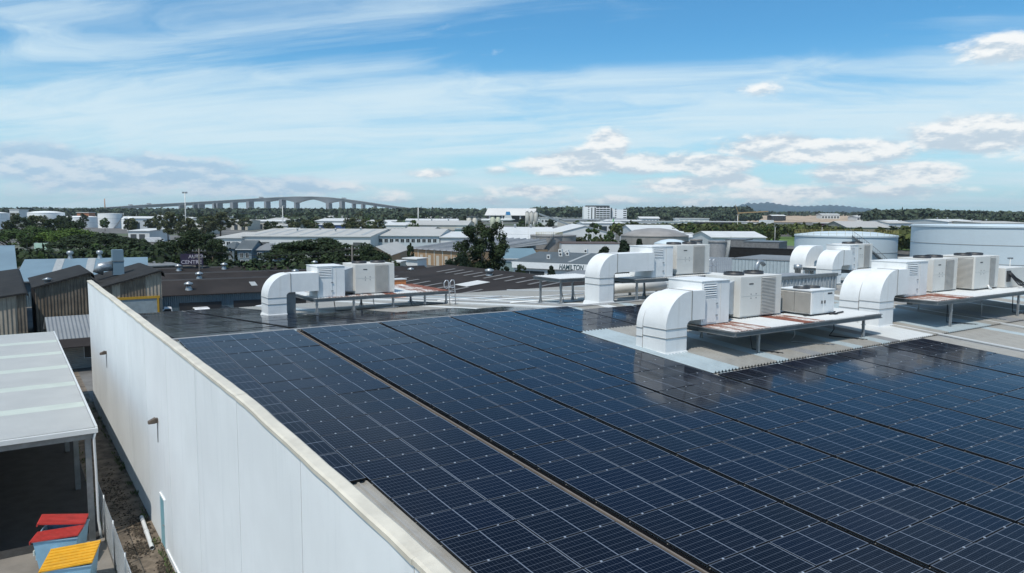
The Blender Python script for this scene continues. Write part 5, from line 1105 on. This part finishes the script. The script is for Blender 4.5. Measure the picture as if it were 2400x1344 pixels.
def crane(label, px, pbase, ptop, D, jib, m):
    c = PD(px, ptop, D); T = thing('crane', label, 'crane', (c.x, c.y, 0), math.atan2(CR.y, CR.x))
    MB().box((-.5, -.5, 0), (.5, .5, c.z)).build('tower', m, T)
    MB().hexa([(0, -.6, c.z-.6), (jib[0], -.6, c.z+jib[1]-.6), (jib[0], .6, c.z+jib[1]-.6), (0, .6, c.z-.6)], [(0, -.6, c.z+.8), (jib[0], -.6, c.z+jib[1]+.6), (jib[0], .6, c.z+jib[1]+.6), (0, .6, c.z+.8)]).build('jib', m, T)
    MB().hexa([(0, -.3, c.z), (-4, -.3, c.z+10), (-4, .3, c.z+10), (0, .3, c.z)], [(.6, -.3, c.z), (-3.4, -.3, c.z+10), (-3.4, .3, c.z+10), (.6, .3, c.z)]).build('strut', m, T)
crane('ochre tower crane with a level jib before the bare field', 1730, 520, 500, 900, (36, 2.2), mk('crane_ochre', (.34, .23, .11)))
gc = thing('boom_lift', 'bright green raised boom right of the apartment block', 'crane', tuple(P(1430, 540, 0)), math.atan2(CR.y, CR.x))
MB().hexa([(-.5, -.4, 0), (.5, -.4, 0), (.5, .4, 0), (-.5, .4, 0)], [(2.6, -.3, 10), (3.4, -.3, 10), (3.4, .3, 10), (2.6, .3, 10)]).build('boom', mk('lime_green', (.10, .50, .12)), gc); MB().box((-1.5, -1, 0), (1.5, 1, 1.2)).build('base', mk('lime_green', (.10, .50, .12)), gc); MB().box((2.2, -.8, 10.1), (4.2, .8, 11.2)).build('basket', GALV, gc)
# sign boards
sg = thing('billboard', 'pale green and white billboard half hidden by a small tree at left', 'billboard', tuple(P(102, 606, 0)), R(-18)); D_ = (sg.location-CAMP).dot(CF)
k = D_/FPX; MB().box((-18*k, 0, 8*k), (20*k, .2, 36*k)).build('board', mk('billboard_green', (.45, .62, .50), var=.1, scale=.5), sg)
for q in (-15, 16): MB().box((q*k-.15, .21, 0), (q*k+.15, .5, 30*k)).build('post', GALVD, sg)
MB().box((6*k, -.03, 10*k), (17*k, -.003, 20*k)).build('print_panel', mk('billboard_white', (.7, .72, .7)), sg)
ac = thing('shop_sign', 'dark sign with white AUTO CENTRE lettering beside the power pole', 'sign', tuple(PD(447, 606, 125)), R(-14)); zc = ac.location.z; ac.location.z = 0
MB().box((-1.6, 0, zc-1.1), (1.9, .2, zc+.75)).build('board', mk('sign_navy', (.03, .02, .05)), ac)
text('sign_lettering', 'AUTO', .82, mk('sign_white', (.46, .42, .46)), ac, (-.35, -.03, zc+.02), (math.pi/2, 0, 0)); text('sign_lettering', 'CENTRE', .86, mk('sign_white', (.46, .42, .46)), ac, (-1.5, -.03, zc-.9), (math.pi/2, 0, 0))
for q in (-1.4, 1.7): MB().box((q-.08, .21, 0), (q+.08, .35, zc-.2)).build('post', GALVD, ac)
# ------------------------------------------------------------------ vehicles
TYRE = mk('tyre_rubber', (.015, .015, .015), rough=.9); RIM = mk('rim_alloy', (.35, .35, .36), metal=.6)
def car(label, loc, rz, paint, kind='ute', L=4.9):
    T = thing('parked_car' if kind != 'truck' else 'parked_truck', label, 'car' if kind != 'truck' else 'truck', loc, rz, 'vehicles parked around the sheds'); Wd = 1.8; h = .85
    if kind == 'ute': pr = [(-L/2, .45), (-L/2, .95), (-.55, 1.0), (-.45, 1.62), (.35, 1.66), (1.05, 1.05), (L/2-.15, .95), (L/2, .7), (L/2, .4)]
    elif kind == 'sedan': pr = [(-L/2, .4), (-L/2, .85), (-1.55, .95), (-.95, 1.40), (.3, 1.45), (1.1, .95), (L/2-.1, .8), (L/2, .6), (L/2, .38)]
    else: pr = [(-L/2, .6), (-L/2, 2.6), (L/2-1.7, 2.6), (L/2-1.65, 2.3), (L/2-.5, 2.2), (L/2-.05, 1.3), (L/2, .6)]
    n = len(pr); s = MB(); s.add([(x, -Wd/2, z) for x, z in pr]+[(x, Wd/2, z) for x, z in pr], [tuple(reversed(range(n))), tuple(range(n, 2*n))]+[(i, (i+1) % n, n+(i+1) % n, n+i) for i in range(n)])
    s.build('body', paint, T, bevel=.06)
    if kind != 'truck':
        a, b = (-.42, .30) if kind == 'ute' else (-.9, .28); t0, t1 = (1.08, 1.56) if kind == 'ute' else (.98, 1.37)
        for y, sg_ in ((-Wd/2, -1), (Wd/2, 1)): MB().hexa([(a+.0, y, t0), (b+.45, y, t0), (b+.45, y+.012*sg_, t0), (a, y+.012*sg_, t0)], [(a+.08, y, t1), (b, y, t1), (b, y+.012*sg_, t1), (a+.08, y+.012*sg_, t1)]).build('side_window', GLASS, T)
        x0, z0, x1, z1 = (1.0, 1.10, .42, 1.60) if kind == 'ute' else (1.03, 1.0, .38, 1.40)
        MB().hexa([(x0, -.7, z0), (x0, .7, z0), (x0+.03, .7, z0+.03), (x0+.03, -.7, z0+.03)], [(x1, -.62, z1), (x1, .62, z1), (x1+.03, .62, z1+.03), (x1+.03, -.62, z1+.03)]).build('windscreen', GLASS, T)
    else: MB().box((L/2-1.5, -Wd/2-.02, 1.4), (L/2-.6, -Wd/2-.002, 2.0)).box((L/2-1.5, Wd/2+.002, 1.4), (L/2-.6, Wd/2+.02, 2.0)).build('side_window', GLASS, T)
    for x in (-L/2+.9, L/2-.9):
        for y in (-Wd/2+.02, Wd/2-.02):
            w = MB().tube([(x, y-.11, .34), (x, y+.11, .34)], .34, 18).build('wheel', TYRE, T); MB().tube([(x, y-.118, .34), (x, y+.118, .34)], .2, 12).build('rim', RIM, w)
    for y in (-.65, .65): MB().box((L/2-.06, y-.16, .66), (L/2+.02, y+.16, .8)).build('headlight', RIM, T)
    return T
PW_ = mk('car_white', (.72, .72, .72), rough=.3); PK = mk('car_black', (.015, .016, .02), rough=.25); PSI = mk('car_silver', (.42, .43, .45), rough=.3, metal=.4)
def onroad(px, D): p = PD(px, 600, D); return (p.x, p.y, 0.0)
car('white ute parked at the left end of the low dark sheds', onroad(388, 93), R(172), PW_, 'ute'); car('black ute parked in front of the low dark sheds', onroad(525, 94), R(176), PK, 'ute', 5.2)
car('white four wheel drive half hidden by the far left duct', onroad(613, 96), R(120), PW_, 'ute'); car('white sedan seen under the far left deck', onroad(720, 97), R(160), PW_, 'sedan'); car('small white car roof between the dark openings', onroad(466, 95), R(90), PW_, 'sedan', 4.2)
car('white tanker truck before the grass at the huge tank', onroad(2112, 150), R(-35), PW_, 'truck', 7.5); car('white low car beside the tanker truck', onroad(2143, 146), R(-35), PW_, 'sedan'); car('white van among the left trees by the street light', onroad(53, 205), R(10), PW_, 'truck', 5.5); car('white sedan below the van at left', onroad(51, 185), R(0), PW_, 'sedan')
car('white truck by the pale workshop doors', onroad(365, 330), R(-10), PW_, 'truck', 8); car('white parked truck behind the bund netting', onroad(1832, 190), R(-20), PW_, 'truck', 6)
yl = thing('skip_loader', 'small yellow machine behind the blue grey roof ridge', 'machine', onroad(104, 165)); MB().box((-2.2, -.8, .6), (2.2, .8, 2.0)).box((-.8, -.7, 2.0), (.6, .7, 3.0)).build('body', mk('machine_yellow', (.55, .33, .03)), yl)
for q in (-1.3, 1.3): MB().tube([(q, -.9, .5), (q, .9, .5)], .5, 14).build('wheel', TYRE, yl)

rs_ = random.Random(21); cnt = 0
spots = []
for i in range(64):
    reg = rs_.choice(['l', 'l', 'l', 'c', 'r'])
    px = {'l': rs_.uniform(345, 1000), 'c': rs_.uniform(1000, 1460), 'r': rs_.uniform(2060, 2400)}[reg]; D = rs_.uniform(540, 1000); W = rs_.uniform(18, 46); ze = rs_.uniform(6.0, 9.0)
    p = PD(px, 500, D)
    if any((p-q).length < 55 for q in spots): continue
    spots.append(p); rf = rs_.choice([RW, RW, RC, RG]); wl = rs_.choice([WW, WW, CW]); near = min(((245, 'lattice mast'), (340, 'pale workshop'), (392, 'tall olive gum'), (433, 'tall floodlight mast'), (500, 'cream walls'), (550, 'arched white roof'), (600, 'wide bridge pier'), (662, 'shorter floodlight mast'), (730, 'fig tree crown'), (775, 'blue fronted shed'), (830, 'cream walled shed'), (900, 'green gabled shed'), (945, 'bridge end'), (980, 'bare white mast'), (1030, 'long cream roof'), (1106, 'cream twin silos'), (1161, 'pale green silos'), (1246, 'cement silos'), (1300, 'terminal building'), (1400, 'apartment block'), (1450, 'green boom lift'), (2090, 'stair tank right edge'), (2164, 'huge tank left edge'), (2260, 'stepped white hall'), (2360, 'pale long roof')), key=lambda q: abs(q[0]-px))
    lb = 'small %s roofed shed among far trees %s the %s' % ({RW.name: 'white', RC.name: 'cream', RG.name: 'grey'}[rf.name], 'left of' if px < near[0] else 'right of', near[1])
    T = thing('far_shed', lb, 'shed', (p.x, p.y, 0), math.atan2(CR.y, CR.x)+rs_.uniform(-.5, .5), 'small pale sheds among the far trees'); dp = W*.6; r_ = ze*.16
    MB().add([(-W/2,0,0),(W/2,0,0),(W/2,dp,0),(-W/2,dp,0),(-W/2,0,ze),(W/2,0,ze),(W/2,dp,ze),(-W/2,dp,ze),(-W/2,dp/2,ze+r_),(W/2,dp/2,ze+r_)], [(0,1,5,4),(2,3,7,6),(1,2,6,9,5),(3,0,4,8,7)]).build('wall', wl, T)
    MB().slab([(-W/2-.4,-.5,ze),(W/2+.4,-.5,ze),(W/2+.4,dp/2,ze+r_+.1),(-W/2-.4,dp/2,ze+r_+.1)], .2).slab([(-W/2-.4,dp/2,ze+r_+.1),(W/2+.4,dp/2,ze+r_+.1),(W/2+.4,dp+.5,ze),(-W/2-.4,dp+.5,ze)], .2).build('roof', rf, T)
    for k in range(3): MB().box((-W/2+W*(.12+.3*k), -.1, .1), (-W/2+W*(.28+.3*k), -.01, ze*.62)).build('roller_door', DOORD, T)
# ------------------------------------------------------------------ vegetation
def leafmat(name, c, is_=.45): return mat(name, c, rough=.75, var=.25, scale=.15, island=is_, spec=.2)
LG = leafmat('leaf_mid_green', (.050, .085, .022), .55); LD = leafmat('leaf_dark_green', (.026, .042, .015), .45); LB = leafmat('leaf_bright_green', (.075, .125, .022)); LO = leafmat('leaf_olive', (.075, .085, .038)); LF = leafmat('leaf_far_green', (.048, .066, .038)); LM = leafmat('leaf_mangrove', (.062, .075, .022)); LP = leafmat('leaf_pine', (.012, .024, .011))
BARK = mat('bark', (.11, .085, .065), rough=.9, var=.3, scale=3); BARKP = mat('pale_bark', (.34, .30, .25), rough=.85, var=.25, scale=3)
def quads(name, C, N, S, m, asp=.6):
    """leaf quads at centres C with normals N and sizes S"""
    n = len(C); up = RNG.normal(size=(n, 3)); u = np.cross(N, up); u /= np.linalg.norm(u, axis=1, keepdims=True)+1e-9; v = np.cross(N, u)
    S = S[:, None]; a = u*S; b = v*S*asp
    V = np.stack([C-a, C-b*.9+a*.1, C+a, C+b], 1).reshape(-1, 3)
    me = bpy.data.meshes.new(name); me.vertices.add(4*n); me.vertices.foreach_set('co', V.ravel().astype(np.float32))
    me.loops.add(4*n); me.loops.foreach_set('vertex_index', np.arange(4*n, dtype=np.int32)); me.polygons.add(n)
    me.polygons.foreach_set('loop_start', np.arange(0, 4*n, 4, dtype=np.int32)); me.polygons.foreach_set('loop_total', np.full(n, 4, np.int32))
    me.materials.append(m); me.update(calc_edges=True); return me
def crown(kind, n, leaf):
    """unit crown: height 1, radius about .5, returns centres, normals, sizes"""
    cl = []
    if kind == 'fig':
        for i in range(80):
            a = RNG.uniform(0, 6.283); r = math.sqrt(RNG.uniform(0, 1))*.46; z = .30+.52*math.sqrt(max(0, 1-(r/.5)**2))*RNG.uniform(.55, 1); cl.append((r*math.cos(a), r*math.sin(a), z, RNG.uniform(.07, .12), RNG.uniform(.05, .085)))
    elif kind == 'gum':
        for i in range(55):
            a = RNG.uniform(0, 6.283); z = RNG.uniform(.30, .97); r = math.sqrt(RNG.uniform(0, 1))*.40*math.sin(math.pi*min(1, (z-.22)/.85))**.7; cl.append((r*math.cos(a), r*math.sin(a), z, RNG.uniform(.05, .10), RNG.uniform(.05, .09)))
    elif kind == 'pine':
        for i in range(40):
            z = RNG.uniform(.12, .98); a = RNG.uniform(0, 6.283); r = (1-z)*.36*RNG.uniform(.5, 1)+.02; cl.append((r*math.cos(a), r*math.sin(a), z, .06+.05*(1-z), .045))
    else:
        for i in range(28):
            a = RNG.uniform(0, 6.283); t = RNG.uniform(-.8, 1); r = math.sqrt(max(0, 1-t*t))*.36*RNG.uniform(.5, 1); cl.append((r*math.cos(a), r*math.sin(a), .58+t*.33, RNG.uniform(.08, .14), RNG.uniform(.07, .11)))
    cl = np.array(cl); k = RNG.integers(0, len(cl), n); d = RNG.normal(size=(n, 3)); d /= np.linalg.norm(d, axis=1, keepdims=True)
    rr = RNG.uniform(.55, 1.05, n)[:, None]
    C = cl[k, :3]+d*np.stack([cl[k, 3], cl[k, 3], cl[k, 4]], 1)*rr
    N = d+RNG.normal(size=(n, 3))*.55+np.array([0, 0, .35]); N /= np.linalg.norm(N, axis=1, keepdims=True)
    return C, N, RNG.uniform(.6, 1.3, n)*leaf*1.4, cl
def trunk_mesh(kind, cl, m):
    s = MB(); h = {'fig': .38, 'gum': .55, 'pine': .9, 'round': .5}[kind]; r = {'fig': .03, 'gum': .018, 'pine': .016, 'round': .018}[kind]
    s.tube([(0, 0, 0), (.01, 0, h*.5), (0, .01, h)], [r*1.3, r, r*.6], 8)
    for c in cl[:9]:
        b = h*RNG.uniform(.55, 1.0); s.tube([(0, 0, b), (c[0]*.5, c[1]*.5, (b+c[2])/2+.02), (c[0], c[1], c[2])], [r*.55, r*.35, r*.12], 5)
    return s.mesh('trunk', m)
TV = {}
def variant(kind, i, n, leaf, m, bark=BARK):
    key = (kind, i, m.name, n)
    if key not in TV:
        C, N, S, cl = crown(kind, n, leaf); TV[key] = (quads('crown', C, N, S, m), trunk_mesh(kind, cl, bark))
    return TV[key]
def tree(label, px, ptop, D, wpx, kind='round', m=None, i=0, n=1500, leaf=.028, name='tree', group=None, bark=BARK, base=0.0):
    c = PD(px, ptop, D); h = c.z-base; w = wpx*D/FPX
    cm, tm = variant(kind, i, n, leaf, m or LG, bark)
    T = thing(name, label, 'tree', (c.x, c.y, base), random.uniform(0, 6.28), group); T.scale = (w, w, h/(.91 if kind == 'fig' else .99))
    link('trunk', tm, T); link('crown', cm, T); return T
# named trees
tree('huge dark spreading fig tree in the centre behind the low sheds', 735, 551, 150, 235, 'fig', LD, 0, 20000, .012, 'fig_tree')
tree('dark fig tree overlapping the right of the huge one', 830, 562, 146, 165, 'fig', LD, 1, 9000, .015, 'fig_tree')
tree('low dark tree at the right foot of the huge fig', 885, 596, 132, 80, 'round', LD, 7, 4000, .02)
tree('tall gum tree with hanging leaves and bare trunk right of centre', 1131, 519, 122, 150, 'gum', LD, 2, 15000, .012, 'gum_tree', bark=BARKP)
tree('dark bushy tree below the tall gum tree', 1075, 597, 118, 95, 'round', LP, 3, 5000, .018)
tree('dense dark green tree above the red lettered sign', 460, 538, 165, 165, 'round', LD, 4, 9000, .014)
tree('second dense tree right of the lettered sign reaching lower', 497, 556, 158, 90, 'round', LD, 5, 5000, .018)
tree('bright green spreading tree at the far left', 165, 529, 225, 160, 'fig', LB, 2, 9000, .013)
tree('mid green tree at the left picture edge', 25, 532, 222, 130, 'fig', LG, 3, 7000, .014); tree('green tree right of the left edge tree', 78, 528, 235, 100, 'round', LG, 5, 6000, .016)
tree('dark tree in front of the bright green tree', 225, 541, 205, 200, 'fig', LD, 4, 12000, .014)
tree('grey green gum tree by the white tank at left', 92, 508, 330, 80, 'gum', LO, 3, 3500, .02); tree('dark tree before the pale left edge tank', 42, 505, 350, 75, 'round', LD, 6, 3500, .02); tree('dark tree before the large white tank', 128, 512, 300, 85, 'round', LD, 7, 3500, .02); tree('dark tree before the squat pale tank', 178, 515, 320, 60, 'round', LD, 8, 3000, .02)
tree('tall olive gum tree left of the light mast', 392, 499, 330, 72, 'gum', LO, 4, 4500, .018, 'gum_tree'); tree('olive gum tree right of the light mast', 440, 512, 300, 70, 'gum', LO, 5, 4000, .02, 'gum_tree')
tree('brown olive gum tree above the long warehouse wing', 515, 500, 420, 85, 'gum', LO, 6, 4000, .02, 'gum_tree'); tree('wide brown gum above the cream walls', 480, 508, 380, 70, 'gum', LO, 7, 3500, .02, 'gum_tree')
tree('gum grove tree above the warehouse roof left of the blue front', 725, 517, 330, 62, 'gum', LO, 3, 3500, .02, 'gum_tree'); tree('gum tree in front of the blue fronted shed', 768, 524, 320, 55, 'gum', LO, 4, 3500, .02, 'gum_tree'); tree('tall loose gum tree right of the blue fronted shed', 830, 511, 345, 90, 'gum', LO, 5, 4500, .018, 'gum_tree'); tree('low dark hedge tree above the warehouse roof', 645, 524, 320, 50, 'round', LD, 7, 2500, .025)
tree('pointed dark pine in front of the pale blank building', 1462, 563, 96, 140, 'pine', LP, 0, 6000, .018, 'pine_tree'); tree('spiky dark pine left of the pointed one', 1418, 580, 94, 150, 'pine', LP, 1, 6000, .018, 'pine_tree'); tree('second spiky pine top by the tank', 1500, 566, 99, 110, 'pine', LP, 2, 4000, .02, 'pine_tree')
tree('small dark conifer in front of the billboard', 101, 569, 150, 22, 'pine', LP, 1, 2500, .03, 'pine_tree'); tree('small round shrub under the billboard', 96, 590, 140, 34, 'round', LG, 6, 2500, .03)
tree('round green tree left of the domed tank', 1428, 542, 260, 42, 'round', LG, 5, 3000, .025); tree('pale green palm like tree before the white hall', 1388, 537, 265, 52, 'gum', LG, 6, 3000, .025); tree('rusty green shrub before the white hall', 1360, 553, 250, 46, 'round', LO, 8, 2500, .03); tree('rusty shrub right of the pale palm', 1408, 556, 245, 40, 'round', LO, 4, 2500, .03)
tree('small dark conifer before the left small house', 553, 590, 150, 26, 'pine', LP, 2, 2500, .03, 'pine_tree'); tree('small dark conifer before the right small house', 634, 588, 146, 24, 'pine', LP, 0, 2500, .03, 'pine_tree'); tree('dark bush below the small houses', 600, 605, 140, 70, 'round', LD, 4, 3000, .025); tree('dark bush left of the small houses', 530, 608, 142, 60, 'round', LD, 5, 3000, .025)
tree('small bush before the lettered building', 1291, 623, 140, 26, 'round', LP, 6, 1500, .04); tree('dark shrub at the lettered building windows', 1222, 617, 142, 30, 'round', LD, 7, 1500, .04); tree('dark shrub beneath the teal roofed garage', 1185, 623, 138, 34, 'round', LP, 8, 1500, .04)
tree('small dark tree at the office wing', 962, 567, 190, 22, 'round', LD, 4, 1500, .04)
# repeated trees among the roofs
def scatter(lab, grp, n, x0, x1, y0, y1, D0, D1, w0, w1, kinds, ms, seed):
    rs = random.Random(seed); made = []
    for i in range(n):
        t = rs.random(); px = rs.uniform(x0, x1); D = D0+(D1-D0)*t; py = y0+(y1-y0)*t+rs.uniform(-3, 3)
        k = rs.choice(kinds); m_ = rs.choice(ms); made.append((D, px, k, m_, tree(lab, px, py, D, rs.uniform(w0, w1), k, m_, rs.randrange(3, 9), 900, .045, 'tree', grp)))
    relabel(made, 'mangrove' if 'mangrove' in grp else ('hedge tree' if 'hedge' in grp else None))
LMK = [(60, 'curved street light'), (102, 'pale green billboard'), (110, 'large white tank'), (187, 'squat pale tank'), (258, 'diagonal stair tank'), (300, 'slim white tanks'), (340, 'pale workshop'), (392, 'tall olive gum'), (433, 'tall floodlight mast'), (480, 'cream walls'), (535, 'arched white roof'), (580, 'wide bridge pier'), (622, 'slim bridge pier'), (662, 'shorter floodlight mast'), (700, 'tiny white roof'), (735, 'fig tree crown'), (772, 'blue fronted shed'), (830, 'cream walled shed'), (900, 'white green gabled shed'), (945, 'bridge end'), (980, 'bare white mast'), (1030, 'long cream roof'), (1106, 'cream twin silos'), (1161, 'pale green silos'), (1195, 'blue aircraft tail'), (1246, 'cement silos'), (1290, 'white terminal building'), (1345, 'cement conveyor foot'), (1390, 'apartment block left end'), (1430, 'green boom lift'), (1470, 'apartment block right end'), (1500, 'dark pine tops'), (1535, 'domed tank'), (1580, 'cone roofed tank'), (1635, 'netting wall left end'), (1680, 'small round bund tank'), (1730, 'ochre crane'), (1775, 'white end block'), (1817, 'thin lamp pole'), (1870, 'stair tank left edge'), (1920, 'turquoise sign wall'), (1985, 'stair tank middle'), (2035, 'weathered grey shed'), (2090, 'stair tank right edge'), (2130, 'tanker truck'), (2165, 'huge tank left edge')]
ORD = ['nearest', 'second nearest', 'third nearest', 'fourth nearest', 'fifth nearest', 'sixth nearest', 'seventh nearest', 'eighth nearest']
def relabel(made, what):
    seen = {}
    for D, px, k, m_, T in sorted(made, key=lambda q: q[0]):
        lx, ln = min(LMK, key=lambda q: abs(q[0]-px)); side = 'in line with' if abs(px-lx) < 5 else ('just left of' if px < lx else 'just right of')
        tone = 'dark green' if m_ in (LD, LP) else ('olive' if m_ in (LO, LM) else 'green'); kd = {'gum': 'loose gum tree', 'round': 'round tree', 'fig': 'spreading tree', 'pine': 'conifer'}[k] if what is None else what
        key = (tone, kd, side, ln); i = seen.get(key, 0); seen[key] = i+1
        T['label'] = '%s %s %s the %s%s' % (tone, kd, side, ln, (', %s of its cluster' % ORD[min(i, 7)]) if i or sum(1 for q in made if q[4] is not T and abs(q[1]-px) < 30 and q[3] is m_) else '')
scatter('one of the gum trees scattered among pale roofs left of centre', 'trees among the roofs left of centre', 46, 300, 1000, 519, 497, 380, 900, 22, 44, ['gum', 'round'], [LO, LG, LD], 3)
scatter('one of the dark hedge trees along the yard left of the fig', 'hedge trees left of the fig', 14, 285, 420, 570, 560, 170, 230, 40, 60, ['round'], [LD, LD, LG], 5)
scatter('one of the green trees around the white tanks', 'trees around the white tanks', 16, 0, 380, 520, 497, 360, 700, 22, 40, ['round', 'gum'], [LD, LO, LG], 6)
scatter('one of the mangroves in the green belt right of centre', 'mangroves in the green belt', 60, 1440, 2010, 541, 519, 300, 560, 20, 40, ['round'], [LM, LM, LG], 8)
scatter('one of the mangroves between the two pale blue tanks', 'mangroves between the pale blue tanks', 18, 1985, 2180, 548, 533, 250, 380, 24, 44, ['round'], [LM, LM, LO], 9)
scatter('one of the trees around the batching plant silos', 'trees around the batching plant', 16, 1060, 1440, 527, 512, 420, 800, 20, 36, ['round', 'gum'], [LO, LG, LD], 10)
scatter('one of the dark trees beside the left sawtooth sheds road', 'dark trees along the left road', 14, 0, 420, 588, 566, 150, 195, 42, 70, ['round', 'fig'], [LD, LD, LG], 12)
def wood(name, label, spans, m, per=26, seed=1, size=1.0):
    """far wood that reads as one mass: spans of (px0, px1, top0, top1, depth0, depth1)"""
    rg = np.random.default_rng(seed); CC = []; NN = []; SS = []
    for px0, px1, t0, t1, D0, D1, cnt in spans:
        for j in range(cnt):
            u = rg.uniform(); f = rg.uniform(); px = px0+(px1-px0)*u; D = D0+(D1-D0)*f; tp = t0+(t1-t0)*u+rg.normal()*1.1+f*-.5
            c = PD(px, tp, D); h = max(5.0, c.z); r = min(12, h*.45)*rg.uniform(.6, 1.2)
            d = rg.normal(size=(per, 3)); d /= np.linalg.norm(d, axis=1, keepdims=True)
            q = np.array([c.x, c.y, h*.62])+d*np.array([r, r, h*.36])*rg.uniform(.5, 1, (per, 1)); CC.append(q); nn = d+rg.normal(size=(per, 3))*.5+np.array([0, 0, .3]); NN.append(nn/np.linalg.norm(nn, axis=1, keepdims=True)); SS.append(rg.uniform(.5, 1.2, per)*r*.42*size)
    me = quads(name, np.concatenate(CC), np.concatenate(NN), np.concatenate(SS), m, .8)
    tag(link(name, me), label, 'wood', kind='stuff')
wood('far_wood', 'far tree belt along the left skyline below the bridge', [(-60, 460, 487, 489, 1300, 2400, 420), (440, 720, 489.5, 489, 1500, 2150, 420), (700, 1000, 490, 489, 1300, 2100, 420), (250, 960, 502, 501, 800, 1050, 110), (960, 1150, 488, 491, 1300, 2100, 220), (600, 1100, 507, 505, 620, 800, 60)], LF, 24, 2)
wood('far_wood', 'dark wooded ridge behind the apartment block', [(1250, 1380, 487, 486, 1500, 2200, 200), (1470, 1760, 486, 485, 1500, 2200, 420), (1470, 1780, 497, 498, 1100, 1400, 260), (1740, 2050, 496, 497, 2000, 2600, 200)], LF, 24, 3)
wood('far_wood', 'dark wood on the right skyline behind the huge tank', [(2030, 2190, 494, 490, 900, 1400, 300), (2180, 2470, 492, 500, 1100, 1900, 420), (2060, 2460, 508, 510, 700, 900, 120)], LF, 24, 4)
wood('green_belt', 'green mangrove belt running behind the domed tank and bund', [(1440, 1880, 524, 527, 430, 620, 420), (1860, 2180, 528, 531, 400, 600, 280), (2060, 2180, 540, 545, 250, 330, 80)], LM, 26, 5)
wood('hedge_mass', 'dark hedge mass along the road left of the fig tree', [(0, 420, 585, 575, 150, 190, 150), (280, 520, 568, 575, 170, 215, 110), (640, 930, 606, 612, 130, 150, 60), (500, 660, 612, 612, 128, 140, 60)], LD, 40, 6, .6)
# grass bank by the huge tank, bare field, hills
def patch(name, pts, m, z=.02):
    s = MB(); s.add([(P(x, y, z)) for x, y in pts], [tuple(range(len(pts)))]); return struct(s.build(name, m))
patch('grass_field', [(1800, 575), (1880, 577), (2180, 590), (2180, 562), (1880, 555), (1800, 556)], mat('mown_grass', (.10, .17, .035), rough=.9, var=.2, scale=.3))
patch('far_road', [(300, 566), (520, 568), (520, 562), (300, 560)], mat('far_asphalt', (.17, .165, .155), rough=.9), .03)
s = MB(); a = PD(1745, 516, 1400); b = PD(2030, 517, 1400); c = PD(2030, 503.5, 2300); d = PD(1760, 502, 2300)
a.z = b.z = .5
nx, ny = 24, 10; vs = []
for j in range(ny+1):
    for i in range(nx+1):
        u, v = i/nx, j/ny; p = a.lerp(b, u).lerp(d.lerp(c, u), v); p.z += RNG.normal()*.35*(0 < v < 1); vs.append(p)
s.add(vs, [(j*(nx+1)+i, j*(nx+1)+i+1, (j+1)*(nx+1)+i+1, (j+1)*(nx+1)+i) for j in range(ny) for i in range(nx)], 0, True)
struct(s.build('bare_earth_hillside', mat('bare_earth', (.40, .30, .205), rough=.95, var=.3, scale=.02)))
def hills():
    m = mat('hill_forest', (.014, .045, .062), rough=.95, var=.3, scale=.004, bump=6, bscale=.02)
    prof_ = [(1690, 500), (1725, 486), (1752, 479.5), (1775, 480.5), (1800, 478), (1825, 482), (1850, 485), (1880, 486.5), (1910, 485.5), (1945, 484), (1980, 486), (2015, 489.5), (2045, 492), (2080, 498), (2120, 503)]
    xs_ = [p[0] for p in prof_]; ys_ = [p[1] for p in prof_]
    s = MB(); n = 120; vs = []; rows = [(0.0, 8200), (.45, 8600), (.8, 9000), (1.0, 9500), (.6, 10000), (0, 10500)]
    for f, D in rows:
        for i in range(n+1):
            px = 1660+480*i/n; t = PD(px, np.interp(px, xs_, ys_), 9500).z if 1690 < px < 2120 else 0
            q = PD(px, 500, D); z = max(0, t)*1.12*f*(1+.05*math.sin(i*1.7+D)); vs.append((q.x, q.y, z))
    k = n+1; s.add(vs, [(j*k+i, j*k+i+1, (j+1)*k+i+1, (j+1)*k+i) for j in range(len(rows)-1) for i in range(n)], 0, True); struct(s.build('hills', m))
    s = MB(); vs = []                              # low rise closing the horizon
    for f, D in ((0, 5200), (1, 6400), (0, 7600)):
        for i in range(161):
            px = -700+3900*i/160; t = 26+10*math.sin(i*.35)+7*math.sin(i*.9+1); q = PD(px, 500, D); vs.append((q.x, q.y, max(0, t)*f))
    k = 161; s.add(vs, [(j*k+i, j*k+i+1, (j+1)*k+i+1, (j+1)*k+i) for j in range(2) for i in range(160)], 0, True); struct(s.build('low_hills', m))
hills()
# ------------------------------------------------------------------ haze
if HAZE:
    hm_ = bpy.data.materials.new('haze_air'); hm_.use_nodes = True; t = hm_.node_tree; t.nodes.clear()
    out = t.nodes.new('ShaderNodeOutputMaterial'); pv = t.nodes.new('ShaderNodeVolumePrincipled')
    pv.inputs['Color'].default_value = (.82, .93, 1.0, 1); pv.inputs['Density'].default_value = HAZE; pv.inputs['Anisotropy'].default_value = .2
    t.links.new(pv.outputs[0], out.inputs['Volume'])
    r = 11500
    hz = MB().box((-r, -r, -1), (r, r, 190)).build('haze', hm_); tag(hz, 'thin pale haze filling the air over the district', 'haze', kind='stuff')

# make every label single out one thing
seen_ = {}
for o in [o for o in bpy.data.objects if o.parent is None and o.get('label') and o.get('category')]: seen_.setdefault(o['label'], []).append(o)
for lb, os_ in seen_.items():
    if len(os_) > 1:
        os_.sort(key=lambda o: (o.location-CAMP).length)
        for o, w in zip(os_, ['closest one', 'second closest', 'third closest', 'fourth closest', 'fifth closest', 'sixth closest']): o['label'] = lb.replace(', nearest of its cluster', '')+', '+w
